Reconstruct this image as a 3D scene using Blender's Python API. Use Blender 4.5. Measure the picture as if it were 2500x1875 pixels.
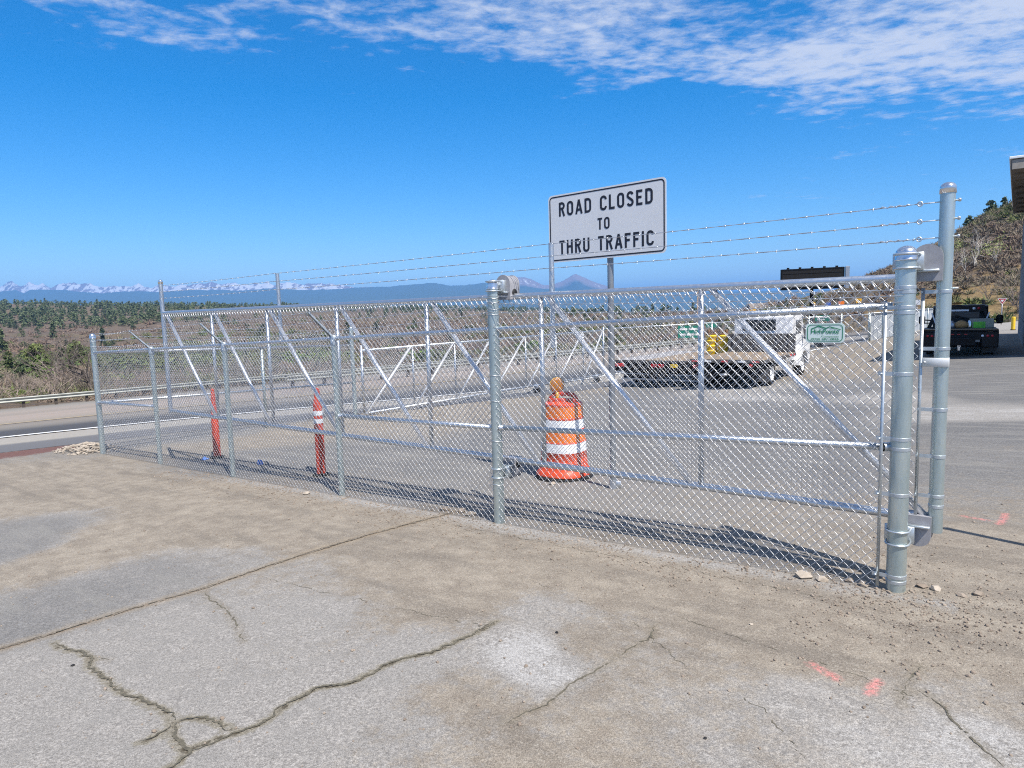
import bpy, math, random
import numpy as np
from mathutils import Vector, Matrix

random.seed(7)
rng = np.random.default_rng(7)
for o in list(bpy.data.objects):
    bpy.data.objects.remove(o)
scene = bpy.context.scene
COL = scene.collection

# ------------------------------------------------------------------ camera
FPX, PITCH, ROLL, CAMH = 1650.0, math.radians(6.0), math.radians(-1.6), 1.6
_fw = np.array([0, math.cos(PITCH), -math.sin(PITCH)])
_u0 = np.array([0, math.sin(PITCH), math.cos(PITCH)])
_r0 = np.array([1.0, 0, 0])
RT = math.cos(ROLL) * _r0 + math.sin(ROLL) * _u0
UP = -math.sin(ROLL) * _r0 + math.cos(ROLL) * _u0
CAM = np.array([0, 0, CAMH])
cam_d = bpy.data.cameras.new("camera")
cam_d.sensor_width = 36.0
cam_d.lens = 36.0 * FPX / 2500.0
cam_d.clip_start = 0.05
cam_d.clip_end = 80000
cam = bpy.data.objects.new("camera", cam_d)
COL.objects.link(cam)
m = Matrix.Identity(4)
for i in range(3):
    m[i][0] = RT[i]; m[i][1] = UP[i]; m[i][2] = -_fw[i]; m[i][3] = CAM[i]
cam.matrix_world = m
scene.camera = cam

# ------------------------------------------------------------------ sun, sky, exposure
SUN_AZ, SUN_EL = math.radians(-60.5), math.radians(56.0)
SUN = Vector((math.cos(SUN_EL) * math.cos(SUN_AZ), math.cos(SUN_EL) * math.sin(SUN_AZ), math.sin(SUN_EL)))
sd = bpy.data.lights.new("sun", "SUN")
sd.energy = 5.0
sd.angle = math.radians(0.53)
sd.color = (1.0, 0.94, 0.86)
so = bpy.data.objects.new("sun", sd)
so.rotation_euler = SUN.to_track_quat('Z', 'Y').to_euler()
so.location = (10, -20, 40)
COL.objects.link(so)

world = bpy.data.worlds.new("World")
scene.world = world
world.use_nodes = True
NT = world.node_tree
for nd in list(NT.nodes):
    NT.nodes.remove(nd)


class Nodes:
    """small helper to write node trees"""
    def __init__(self, nt):
        self.nt = nt

    def n(self, kind, **kw):
        nd = self.nt.nodes.new(kind)
        for k, v in kw.items():
            setattr(nd, k, v)
        return nd

    def link(self, a, b):
        self.nt.links.new(a, b)

    def val(self, sock, v):
        if hasattr(v, "is_output") or isinstance(v, bpy.types.NodeSocket):
            self.nt.links.new(v, sock)
        else:
            sock.default_value = v

    def math(self, op, a, b=None, c=None, clamp=False):
        nd = self.n("ShaderNodeMath", operation=op, use_clamp=clamp)
        self.val(nd.inputs[0], a)
        if b is not None: self.val(nd.inputs[1], b)
        if c is not None: self.val(nd.inputs[2], c)
        return nd.outputs[0]

    def smooth(self, x, lo, hi, a=0.0, b=1.0):
        nd = self.n("ShaderNodeMapRange", interpolation_type='SMOOTHSTEP')
        self.val(nd.inputs[0], x); self.val(nd.inputs[1], lo); self.val(nd.inputs[2], hi)
        nd.inputs[3].default_value = a; nd.inputs[4].default_value = b
        return nd.outputs[0]

    def mix(self, f, a, b, mode='MIX'):
        nd = self.n("ShaderNodeMix", data_type='RGBA', blend_type=mode)
        self.val(nd.inputs[0], f)
        for s, v in ((nd.inputs[6], a), (nd.inputs[7], b)):
            if isinstance(v, tuple) and len(v) == 3: v = v + (1.0,)
            self.val(s, v)
        return nd.outputs[2]

    def noise(self, vec, scale, detail=4, rough=0.55, lac=2.0, dist=0.0, ntype=None):
        nd = self.n("ShaderNodeTexNoise")
        if vec is not None: self.link(vec, nd.inputs["Vector"])
        nd.inputs["Scale"].default_value = scale
        nd.inputs["Detail"].default_value = detail
        nd.inputs["Roughness"].default_value = rough
        nd.inputs["Lacunarity"].default_value = lac
        nd.inputs["Distortion"].default_value = dist
        return nd.outputs["Fac"]

    def attr(self, name):
        nd = self.n("ShaderNodeAttribute")
        nd.attribute_name = name
        return nd.outputs["Fac"]

    def scale(self, vec, s):
        nd = self.n("ShaderNodeVectorMath", operation='MULTIPLY')
        self.link(vec, nd.inputs[0]); nd.inputs[1].default_value = s
        return nd.outputs[0]


W = Nodes(NT)
sky = W.n("ShaderNodeTexSky", sky_type='NISHITA')
sky.sun_disc = False
sky.sun_elevation = SUN_EL
sky.sun_rotation = math.radians(90) - SUN_AZ      # clockwise from +Y
sky.altitude = 900
sky.air_density = 1.0
sky.dust_density = 0.15
sky.ozone_density = 3.0
hs = W.n("ShaderNodeHueSaturation")
hs.inputs["Hue"].default_value = 0.502
hs.inputs["Saturation"].default_value = 1.50
hs.inputs["Value"].default_value = 1.18
W.link(sky.outputs[0], hs.inputs["Color"])
tc = W.n("ShaderNodeTexCoord")
sep = W.n("ShaderNodeSeparateXYZ")
W.link(tc.outputs["Generated"], sep.inputs[0])
zc = W.math('MAXIMUM', sep.outputs[2], 0.03)
cx = W.math('DIVIDE', sep.outputs[0], zc)
cy = W.math('DIVIDE', sep.outputs[1], zc)
cmb = W.n("ShaderNodeCombineXYZ")
W.link(cx, cmb.inputs[0]); W.link(cy, cmb.inputs[1])
# edge of the cloud deck: lies beyond a line across the sky (cloud layer seen from below)
edge_n = W.noise(cmb.outputs[0], 0.9, 5, 0.6)
d_edge = W.math('ADD', W.math('MULTIPLY', cy, -1.0), W.math('MULTIPLY', cx, 0.30))
d_edge = W.math('ADD', d_edge, W.math('MULTIPLY', W.math('SUBTRACT', edge_n, 0.5), 1.1))
deck = W.smooth(d_edge, -3.4, -2.45)
st = W.n("ShaderNodeMapping")
st.inputs["Rotation"].default_value = (0, 0, math.radians(-18))
st.inputs["Scale"].default_value = (1.25, 1.6, 1.0)
W.link(cmb.outputs[0], st.inputs["Vector"])
big = W.noise(st.outputs[0], 1.1, 3, 0.5)
puff = W.noise(st.outputs[0], 5.2, 9, 0.62, 2.1, 0.25)
wisp = W.noise(st.outputs[0], 11.0, 8, 0.65, 2.2, 0.4)
c1 = W.math('ADD', W.math('MULTIPLY', puff, 0.72), W.math('MULTIPLY', wisp, 0.28))
c1 = W.math('ADD', c1, W.math('MULTIPLY', W.math('SUBTRACT', big, 0.5), 0.75))
c1 = W.math('ADD', c1, W.math('MULTIPLY', W.math('SUBTRACT', deck, 1.0), 0.36))
c1 = W.math('ADD', c1, W.math('MULTIPLY', W.smooth(cx, -0.5, 2.5), 0.12))
cov = W.smooth(c1, 0.355, 0.74)
cov = W.math('MULTIPLY', cov, 0.86)
cloudcol = W.mix(cov, hs.outputs[0], (5.2, 5.5, 6.2))
bg = W.n("ShaderNodeBackground")
W.link(cloudcol, bg.inputs[0])
bg.inputs[1].default_value = 0.092
wo = W.n("ShaderNodeOutputWorld")
W.link(bg.outputs[0], wo.inputs[0])

vs = scene.view_settings
vs.view_transform = 'Standard'
vs.look = 'None'
vs.exposure = 0.68
vs.gamma = 1.0
vs.use_curve_mapping = False
scene.cycles.max_bounces = 6
scene.cycles.diffuse_bounces = 3
scene.cycles.glossy_bounces = 3
scene.cycles.volume_bounces = 0
scene.cycles.transparent_max_bounces = 8
scene.cycles.use_denoising = False
scene.cycles.denoiser = "OPENIMAGEDENOISE"
scene.cycles.denoising_prefilter = "ACCURATE"
scene.cycles.denoising_input_passes = "RGB_ALBEDO_NORMAL"
scene.cycles.pixel_filter_type = "BLACKMAN_HARRIS"
scene.cycles.filter_width = 1.1
scene.cycles.sample_clamp_indirect = 6.0


# ------------------------------------------------------------------ geometry of the place
def ray(px, py):
    d = (px - 1250.0) * RT - (py - 937.5) * UP + FPX * _fw
    return d / d[1]


def hor(px):
    return 937.5 + ((px - 1250.0) * RT[2] + FPX * _fw[2]) / UP[2]


RD = np.array([.737, .676]); RM = np.array([-.676, .737])   # along / across the highway
L0 = np.array([-10.08, 13.11])                                # on the white edge line


def qof(x, y):
    return RM[0] * (np.asarray(x, float) - L0[0]) + RM[1] * (np.asarray(y, float) - L0[1])


def H(x, y):
    x = np.asarray(x, float); y = np.asarray(y, float)
    z = -.015 + .0235 * (x - 2.17) - .0238 * (y - 3.71)
    z = z - .45 * np.exp(-.5 * ((x - 3) ** 2 + (y - 22) ** 2) / 56.)
    q = qof(x, y)
    return z - .045 * np.clip(q, 0, 40)


_T = np.concatenate([np.linspace(.8, 12, 300), np.linspace(12, 60, 400)[1:], np.linspace(60, 260, 500)[1:]])


def G(px, py):
    r = ray(px, py)
    f = CAMH + r[2] * _T - H(r[0] * _T, _T)
    i = np.nonzero(f < 0)[0]
    if len(i) == 0:
        return np.array([r[0] * 200, 200, CAMH + r[2] * 200])
    i = max(i[0], 1)
    a, b = _T[i - 1], _T[i]
    for _ in range(40):
        c = .5 * (a + b)
        if CAMH + r[2] * c - H(r[0] * c, c) > 0: a = c
        else: b = c
    return np.array([r[0] * a, a, CAMH + r[2] * a])


U = np.array([-.784, .621, 0]); U /= np.linalg.norm(U)
N = np.array([.621, .784, 0]); N /= np.linalg.norm(N)
Z = np.array([0, 0, 1.0])
NF, NG = 4.259, 4.414


def V(px, py, off):
    r = ray(px, py)
    return CAM + r * (off / (r @ N))


def D(px, py, y):
    return CAM + ray(px, py) * y


def gp(x, y, dz=0.0):
    return np.array([x, y, float(H(x, y)) + dz])


# ------------------------------------------------------------------ mesh builder
ORIGIN = {}


class MB:
    def __init__(self, O=None, X=None, Y=None, Zv=None):
        self.V = []; self.F = []; self.n = 0; self.attr = {}
        self.fr = None if O is None else (np.asarray(O, float), np.asarray(X, float), np.asarray(Y, float),
                                          np.asarray(Zv if Zv is not None else (0, 0, 1), float))

    def add(self, verts, faces, mi=0):
        v = np.asarray(verts, float).reshape(-1, 3)
        if self.fr is not None:
            O, X, Y, Zv = self.fr
            v = O + v[:, :1] * X + v[:, 1:2] * Y + v[:, 2:3] * Zv
        f = np.asarray(faces, np.int64)
        if f.size == 0: return self
        self.V.append(v); self.F.append((f + self.n, mi)); self.n += len(v)
        return self

    def box(self, c, s, rot=None, bev=0.0, mi=0):
        c = np.asarray(c, float); h = np.asarray(s, float) / 2
        if bev <= 0:
            v = np.array([[x, y, z] for z in (-1, 1) for y in (-1, 1) for x in (-1, 1)]) * h
            f = [(0, 2, 3, 1), (4, 5, 7, 6), (0, 1, 5, 4), (2, 6, 7, 3), (0, 4, 6, 2), (1, 3, 7, 5)]
            if rot is not None: v = v @ np.asarray(rot).T
            return self.add(v + c, f, mi)
        b = min(bev, *(h * .95))
        idx = {}; v = []
        for sx in (-1, 1):
            for sy in (-1, 1):
                for sz in (-1, 1):
                    for a in range(3):
                        p = np.array([sx, sy, sz]) * (h - b)
                        p[a] = (sx, sy, sz)[a] * h[a]
                        idx[(sx, sy, sz, a)] = len(v); v.append(p)
        v = np.array(v)
        quads = []
        for a in range(3):
            o1, o2 = [k for k in range(3) if k != a]
            for s_ in (-1, 1):
                q = []
                for (p, r_) in ((-1, -1), (1, -1), (1, 1), (-1, 1)):
                    k = [0, 0, 0]; k[a] = s_; k[o1] = p; k[o2] = r_
                    q.append(idx[(k[0], k[1], k[2], a)])
                quads.append(q)
        for a in range(3):
            for b_ in range(a + 1, 3):
                c_ = 3 - a - b_
                for s1 in (-1, 1):
                    for s2 in (-1, 1):
                        q = []
                        for (ax, sc) in ((a, -1), (b_, -1), (b_, 1), (a, 1)):
                            k = [0, 0, 0]; k[a] = s1; k[b_] = s2; k[c_] = sc
                            q.append(idx[(k[0], k[1], k[2], ax)])
                        quads.append(q)
        tris = [[idx[(sx, sy, sz, a)] for a in range(3)] for sx in (-1, 1) for sy in (-1, 1) for sz in (-1, 1)]
        # orient outward
        def fix(fs):
            out = []
            for q in fs:
                p = v[q]; nn = np.cross(p[1] - p[0], p[2] - p[0])
                out.append(q if nn @ p.mean(0) > 0 else q[::-1])
            return out
        quads = fix(quads); tris = fix(tris)
        if rot is not None: v = v @ np.asarray(rot).T
        n0 = self.n
        self.add(v + c, quads, mi)
        self.F.append((np.asarray(tris, np.int64) + n0, mi))
        return self

    def tube(self, pts, r, seg=10, caps=True, mi=0):
        P = np.asarray(pts, float); k = len(P)
        r = np.broadcast_to(np.asarray(r, float), (k,))
        T = np.zeros_like(P)
        T[1:-1] = P[2:] - P[:-2]; T[0] = P[1] - P[0]; T[-1] = P[-1] - P[-2]
        T /= np.maximum(np.linalg.norm(T, axis=1, keepdims=True), 1e-12)
        ref = np.array([0, 0, 1.0]) if abs(T[0][2]) < .9 else np.array([1.0, 0, 0])
        a = np.linspace(0, 2 * math.pi, seg, endpoint=False)
        vs_ = []
        n1 = np.cross(T[0], ref); n1 /= np.linalg.norm(n1)
        for i in range(k):
            n1 = n1 - T[i] * (n1 @ T[i]); n1 /= max(np.linalg.norm(n1), 1e-9)
            n2 = np.cross(T[i], n1)
            vs_.append(P[i] + r[i] * (np.cos(a)[:, None] * n1 + np.sin(a)[:, None] * n2))
        v = np.concatenate(vs_)
        f = []
        for i in range(k - 1):
            for j in range(seg):
                j2 = (j + 1) % seg
                f.append((i * seg + j, i * seg + j2, (i + 1) * seg + j2, (i + 1) * seg + j))
        n0 = self.n
        self.add(v, f, mi)
        if caps:
            for base, flip in ((0, True), ((k - 1) * seg, False)):
                t = [(base, base + j, base + j + 1) for j in range(1, seg - 1)]
                if flip: t = [x[::-1] for x in t]
                self.F.append((np.asarray(t, np.int64) + n0, mi))
        return self

    def lathe(self, c, prof, seg=16, ax=2, mi=0, sq=None, a0=0.0):
        c = np.asarray(c, float)
        a = np.linspace(0, 2 * math.pi, seg, endpoint=False) + a0
        ca, sa = np.cos(a), np.sin(a)
        k = np.ones_like(a)
        if sq: k = 1 / (np.abs(np.cos(a - a0)) ** sq + np.abs(np.sin(a - a0)) ** sq) ** (1 / sq)
        vs_ = []
        for r, z in prof:
            p = np.zeros((seg, 3))
            i1, i2 = [(1, 2), (2, 0), (0, 1)][ax]
            p[:, i1] = ca * r * k; p[:, i2] = sa * r * k; p[:, ax] = z
            vs_.append(p + c)
        v = np.concatenate(vs_); f = []
        for i in range(len(prof) - 1):
            for j in range(seg):
                j2 = (j + 1) % seg
                f.append((i * seg + j, i * seg + j2, (i + 1) * seg + j2, (i + 1) * seg + j))
        return self.add(v, f, mi)

    def dome(self, c, r, h, seg=16, mi=0):
        return self.lathe(c, [(r, 0)] + [(r * math.cos(t), h * math.sin(t)) for t in np.linspace(.2, 1.5, 7)] + [(0.0005, h)], seg, mi=mi)

    def prism(self, poly, O, X, Y, T, mi=0):
        """polygon (2d) in frame O,X,Y pushed along T; convex or star-shaped about its centroid"""
        p = np.asarray(poly, float); k = len(p)
        O, X, Y, T = [np.asarray(q, float) for q in (O, X, Y, T)]
        c = p.mean(0)
        a = O + p[:, :1] * X + p[:, 1:] * Y
        cc = O + c[0] * X + c[1] * Y
        v = np.concatenate([a, a + T, [cc, cc + T]])
        t = []; q = []
        for i in range(k):
            j = (i + 1) % k
            t.append((2 * k, j, i)); t.append((2 * k + 1, k + i, k + j)); q.append((i, j, k + j, k + i))
        n0 = self.n
        self.add(v, q, mi)
        self.F.append((np.asarray(t, np.int64) + n0, mi))
        return self

    def build(self, name, mat, parent=None, smooth=True, auto=None, attrs=None):
        me = bpy.data.meshes.new(name)
        v = np.concatenate(self.V) if self.V else np.zeros((0, 3))
        o0 = ORIGIN.get(parent.name, np.zeros(3)) if parent is not None else np.zeros(3)
        v = v - o0
        loops = np.concatenate([f.ravel() for f, _ in self.F])
        tot = np.concatenate([np.full(len(f), f.shape[1]) for f, _ in self.F])
        mi = np.concatenate([np.full(len(f), k) for f, k in self.F])
        me.vertices.add(len(v)); me.vertices.foreach_set("co", v.ravel().astype(np.float32))
        me.loops.add(len(loops)); me.loops.foreach_set("vertex_index", loops.astype(np.int32))
        me.polygons.add(len(tot))
        st_ = np.concatenate([[0], np.cumsum(tot)[:-1]])
        me.polygons.foreach_set("loop_start", st_.astype(np.int32))
        try: me.polygons.foreach_set("loop_total", tot.astype(np.int32))
        except Exception: pass
        me.polygons.foreach_set("material_index", mi.astype(np.int32))
        me.polygons.foreach_set("use_smooth", np.full(len(tot), bool(smooth)))
        me.update(calc_edges=True)
        for mt in (mat if isinstance(mat, (list, tuple)) else [mat]):
            me.materials.append(mt)
        for k, a in (attrs or {}).items():
            at = me.attributes.new(k, 'FLOAT', 'POINT')
            at.data.foreach_set("value", np.asarray(a, np.float32))
        if smooth and auto:
            me.set_sharp_from_angle(angle=math.radians(auto))
        ob = bpy.data.objects.new(name, me)
        COL.objects.link(ob)
        if parent is not None:
            ob.parent = parent
        ORIGIN[ob.name] = o0
        return ob


def tag(o, label=None, cat=None, group=None, kind=None):
    if label: o["label"] = label
    if cat: o["category"] = cat
    if group: o["group"] = group
    if kind: o["kind"] = kind
    return o


def thing(name, label, cat, loc, group=None):
    o = bpy.data.objects.new(name, None)
    o.empty_display_size = 0.1
    o.location = tuple(float(a) for a in loc)
    COL.objects.link(o)
    ORIGIN[o.name] = np.asarray(loc, float)
    return tag(o, label, cat, group)


def copy_tree(o, parent=None):
    c = o.copy(); COL.objects.link(c)
    if parent is not None: c.parent = parent
    for ch in list(o.children): copy_tree(ch, c)
    return c


# ------------------------------------------------------------------ materials
MATS = {}


def mat(name, col, rough=.6, metal=0.0, var=0.0, vscale=8.0, col2=None, bump=0.0, bscale=60.0, spec=0.5,
        emit=None, rvar=0.0, coat=0.0, stretch=None, objrand=0.0, coord="Object", alpha=None, trans=0.0, tint=None):
    if name in MATS: return MATS[name]
    mt = bpy.data.materials.new(name); mt.use_nodes = True
    nt = mt.node_tree
    for nd in list(nt.nodes): nt.nodes.remove(nd)
    K = Nodes(nt)
    out = K.n("ShaderNodeOutputMaterial"); bs = K.n("ShaderNodeBsdfPrincipled")
    K.link(bs.outputs[0], out.inputs[0])
    t = K.n("ShaderNodeTexCoord"); vec = t.outputs[coord]
    if stretch: vec = K.scale(vec, stretch)
    c = col + (1,)
    if var > 0:
        nz = K.noise(vec, vscale, 6, .6)
        f = K.smooth(nz, .5 - .22, .5 + .22)
        c2 = col2 if col2 else tuple(max(0, k * (1 - var)) for k in col)
        c = K.mix(f, col, c2)
        if rvar > 0:
            K.link(K.smooth(nz, .3, .7, max(0.02, rough - rvar), min(1, rough + rvar)), bs.inputs["Roughness"])
    if objrand > 0:
        oi = K.n("ShaderNodeObjectInfo")
        h = K.n("ShaderNodeHueSaturation")
        K.link(K.smooth(oi.outputs["Random"], 0, 1, 1 - objrand, 1 + objrand), h.inputs["Value"])
        h.inputs["Hue"].default_value = .5
        K.link(K.smooth(oi.outputs["Random"], 0.0, 1.0, .515, .485), h.inputs["Hue"])
        K.val(h.inputs["Color"], c); c = h.outputs[0]
    K.val(bs.inputs["Base Color"], c)
    if not (var > 0 and rvar > 0): bs.inputs["Roughness"].default_value = rough
    bs.inputs["Metallic"].default_value = metal
    bs.inputs["Specular IOR Level"].default_value = spec
    if coat: bs.inputs["Coat Weight"].default_value = coat
    if trans: bs.inputs["Transmission Weight"].default_value = trans
    if bump > 0:
        b = K.n("ShaderNodeBump"); b.inputs["Strength"].default_value = bump; b.inputs["Distance"].default_value = .01
        K.link(K.noise(vec, bscale, 5, .6), b.inputs["Height"]); K.link(b.outputs[0], bs.inputs["Normal"])
    MATS[name] = mt
    return mt


galv = mat("galvanized_pipe", (.64, .67, .70), .44, 1.0, .2, 38, (.52, .56, .60), .06, 120, rvar=.07)
galv_post = mat("galvanized_post", (.60, .67, .65), .42, .82, .5, 16, (.36, .43, .43), .10, 90, rvar=.10, stretch=(1, 1, .22))
wire_m = mat("galvanized_wire", (.72, .73, .74), .48, 1.0, .18, 30)
barb_m = mat("barbed_wire_steel", (.58, .60, .62), .42, .9)
alu_cap = mat("cast_aluminium", (.78, .79, .80), .20, .95, .15, 30)
band_m = mat("pressed_steel_band", (.55, .60, .63), .42, .75, .2, 40)
poly_grey = mat("grey_plastic_cover", (.30, .30, .32), .45, 0, .18, 25)
black_rub = mat("black_rubber", (.011, .011, .012), .75, 0, .3, 20)
black_paint = mat("black_paint", (.006, .006, .007), .42, 0, .35, 9, spec=.25)
dark_steel = mat("dark_underbody_steel", (.010, .010, .011), .75, 0, .4, 12, spec=.2)
white_paint = mat("white_paint", (.74, .75, .76), .35, 0, .12, 4, coat=.2)
white_sheet = mat("white_reflective_sheet", (.70, .70, .70), .42, 0, .05, 3)
sign_black = mat("black_sign_vinyl", (.012, .012, .02), .45)
sign_alu = mat("bare_sign_aluminium", (.45, .46, .48), .4, .7)
orange_pl = mat("orange_plastic", (.60, .065, .018), .48, 0, .16, 12)
orange_refl = mat("orange_reflective_band", (.74, .165, .010), .38, 0, .12, 60)
red_orange = mat("red_orange_plastic", (.47, .042, .015), .5, 0, .2, 14)
white_band = mat("white_reflective_band", (.74, .76, .78), .35, 0, .08, 40)
amber = mat("amber_lens", (.46, .17, .010), .25, 0, .25, 90, trans=.15)
yellow_pl = mat("yellow_plastic", (.78, .52, .03), .42, 0, .15, 8)
wood = mat("deck_wood", (.25, .185, .12), .85, 0, .5, 6, (.20, .155, .11), .2, 40, stretch=(.4, 4, 4))
grey_panel = mat("dusty_grey_panel", (.085, .08, .078), .7, 0, .3, 5)
glass_dk = mat("dark_window_glass", (.012, .015, .018), .06, 0, .0, spec=.7)
red_lens = mat("red_lamp_lens", (.42, .015, .02), .2, 0)
red_tape = mat("red_tape", (.55, .05, .05), .5)
clear_lens = mat("clear_lamp_lens", (.75, .77, .8), .15)
chrome = mat("bare_bright_metal", (.7, .7, .7), .2, 1.0)
green_sign = mat("green_sign_sheet", (.0, .17, .11), .4, 0, .1, 4)
plate_sign = mat("pale_green_sign_plate", (.60, .70, .66), .45, 0, .06, 9)
green_ink = mat("green_sign_ink", (.02, .20, .10), .5)
yellow_sign = mat("yellow_sign_sheet", (.80, .42, .02), .4)
orange_sign = mat("orange_sign_sheet", (.85, .20, .02), .4)
blue_sign = mat("blue_sign_sheet", (.05, .12, .45), .4)
red_sign = mat("red_sign_sheet", (.45, .02, .03), .4)
concrete = mat("pier_concrete", (.30, .30, .29), .85, 0, .35, 2.5, (.22, .22, .21), .3, 40)
fascia = mat("canopy_fascia", (.34, .31, .27), .8, 0, .3, 3)
white_trim = mat("white_roof_trim", (.74, .75, .76), .5)
slat_m = mat("grey_privacy_slat", (.42, .46, .50), .5, .1, .2, 2)
guard_m = mat("weathered_guardrail_steel", (.33, .34, .31), .55, .3, .3, 2)
post_wood = mat("dark_guardrail_post", (.075, .06, .05), .85, 0, .3, 5)
pole_wood = mat("weathered_wood_pole", (.30, .22, .17), .85, 0, .3, 6)
bark = mat("pine_bark", (.10, .075, .058), .9, 0, .4, 8)
twig = mat("grey_brown_twig", (.29, .24, .195), .9, 0, .4, 5, objrand=.25)
twig_dk = mat("dark_branch", (.17, .14, .12), .9, 0, .35, 6)
white_bark = mat("pale_bark", (.55, .51, .45), .85, 0, .35, 5)
needle = mat("pine_needles", (.095, .125, .055), .75, 0, .55, 1.3, (.045, .07, .03), objrand=.35)
needle2 = mat("juniper_foliage", (.135, .165, .045), .75, 0, .5, 1.6, (.06, .09, .025), objrand=.2)
needle3 = mat("bright_green_foliage", (.13, .20, .035), .75, 0, .5, 1.6, (.07, .12, .02))
spring = mat("pale_spring_leaves", (.30, .34, .11), .8, 0, .4, 2)
stone_m = mat("pale_rubble_stone", (.40, .35, .29), .9, 0, .4, 12, (.25, .21, .165), .4, 40)
gravel_m = mat("mixed_gravel", (.29, .24, .19), .9, 0, .6, 3, (.17, .135, .105), coord="Object")
blue_plastic = mat("blue_plastic", (.08, .20, .55), .4)
lime_card = mat("lime_green_carton", (.16, .55, .03), .5, 0, .5, 10, (.04, .30, .04))
tan_bag = mat("brown_paper_bag", (.42, .24, .09), .8, 0, .35, 12)
roof_m = mat("grey_brown_shingle", (.22, .19, .165), .9, 0, .3, 3)


# ------------------------------------------------------------------ ground
def poly_dist(P, pts):
    d = np.full(len(P), 1e9)
    for a, b in zip(pts[:-1], pts[1:]):
        ab = b - a; t = np.clip(((P - a) @ ab) / max(ab @ ab, 1e-9), 0, 1)
        d = np.minimum(d, np.linalg.norm(P - (a + t[:, None] * ab), axis=1))
    return d


def pxline(pts):
    return np.array([G(*p)[:2] for p in pts])


def cropL(pts): return [(a / 1.7696, 1250 + b / 1.7696) for a, b in pts]
def cropR(pts): return [(1250 + a / 1.7696, 1250 + b / 1.7696) for a, b in pts]


cracks = [cropL(c) for c in (
    [(235, 560), (262, 585), (290, 595), (350, 605), (395, 632), (385, 668), (440, 705), (500, 765), (560, 790), (640, 830), (720, 862), (745, 905)],
    [(745, 905), (800, 892), (850, 888), (930, 905), (965, 925), (1000, 950)],
    [(800, 1032), (880, 1000), (1000, 962), (1100, 930), (1180, 880), (1250, 822), (1370, 760), (1520, 735), (1640, 675), (1740, 632), (1870, 605), (1960, 560), (2080, 510), (2140, 470)],
    [(745, 905), (733, 950), (770, 1000), (800, 1034), (772, 1080), (725, 1110), (690, 1150)],
    [(745, 920), (655, 978), (600, 1000)], )]
soft_cracks = [cropL([(880, 345), (920, 385), (970, 420), (1010, 470), (1040, 520), (1050, 565)]),
               cropL([(395, 632), (470, 640)]),
               cropR([(1710, 740), (1690, 790), (1680, 830)]),
               cropR([(1760, 770), (1850, 830), (1900, 900), (1980, 970), (2050, 1030), (2130, 1110)]),
               cropR([(-30, 905), (20, 880), (150, 830), (260, 740), (350, 690), (470, 620), (600, 540), (620, 480)]),
               cropR([(1700, 745), (1760, 660)])]
joint = [(-40, 1596), (110, 1552), (300, 1492), (490, 1438), (600, 1400), (760, 1347), (900, 1305), (1040, 1268), (1120, 1247)]
pink = [cropR([(1290, 655), (1350, 690), (1410, 722)]), cropR([(1580, 730), (1560, 757), (1545, 785)]),
        [(2350, 1260), (2410, 1270)], [(2455, 1254), (2450, 1268), (2438, 1280)]]
ctrl = []
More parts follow.
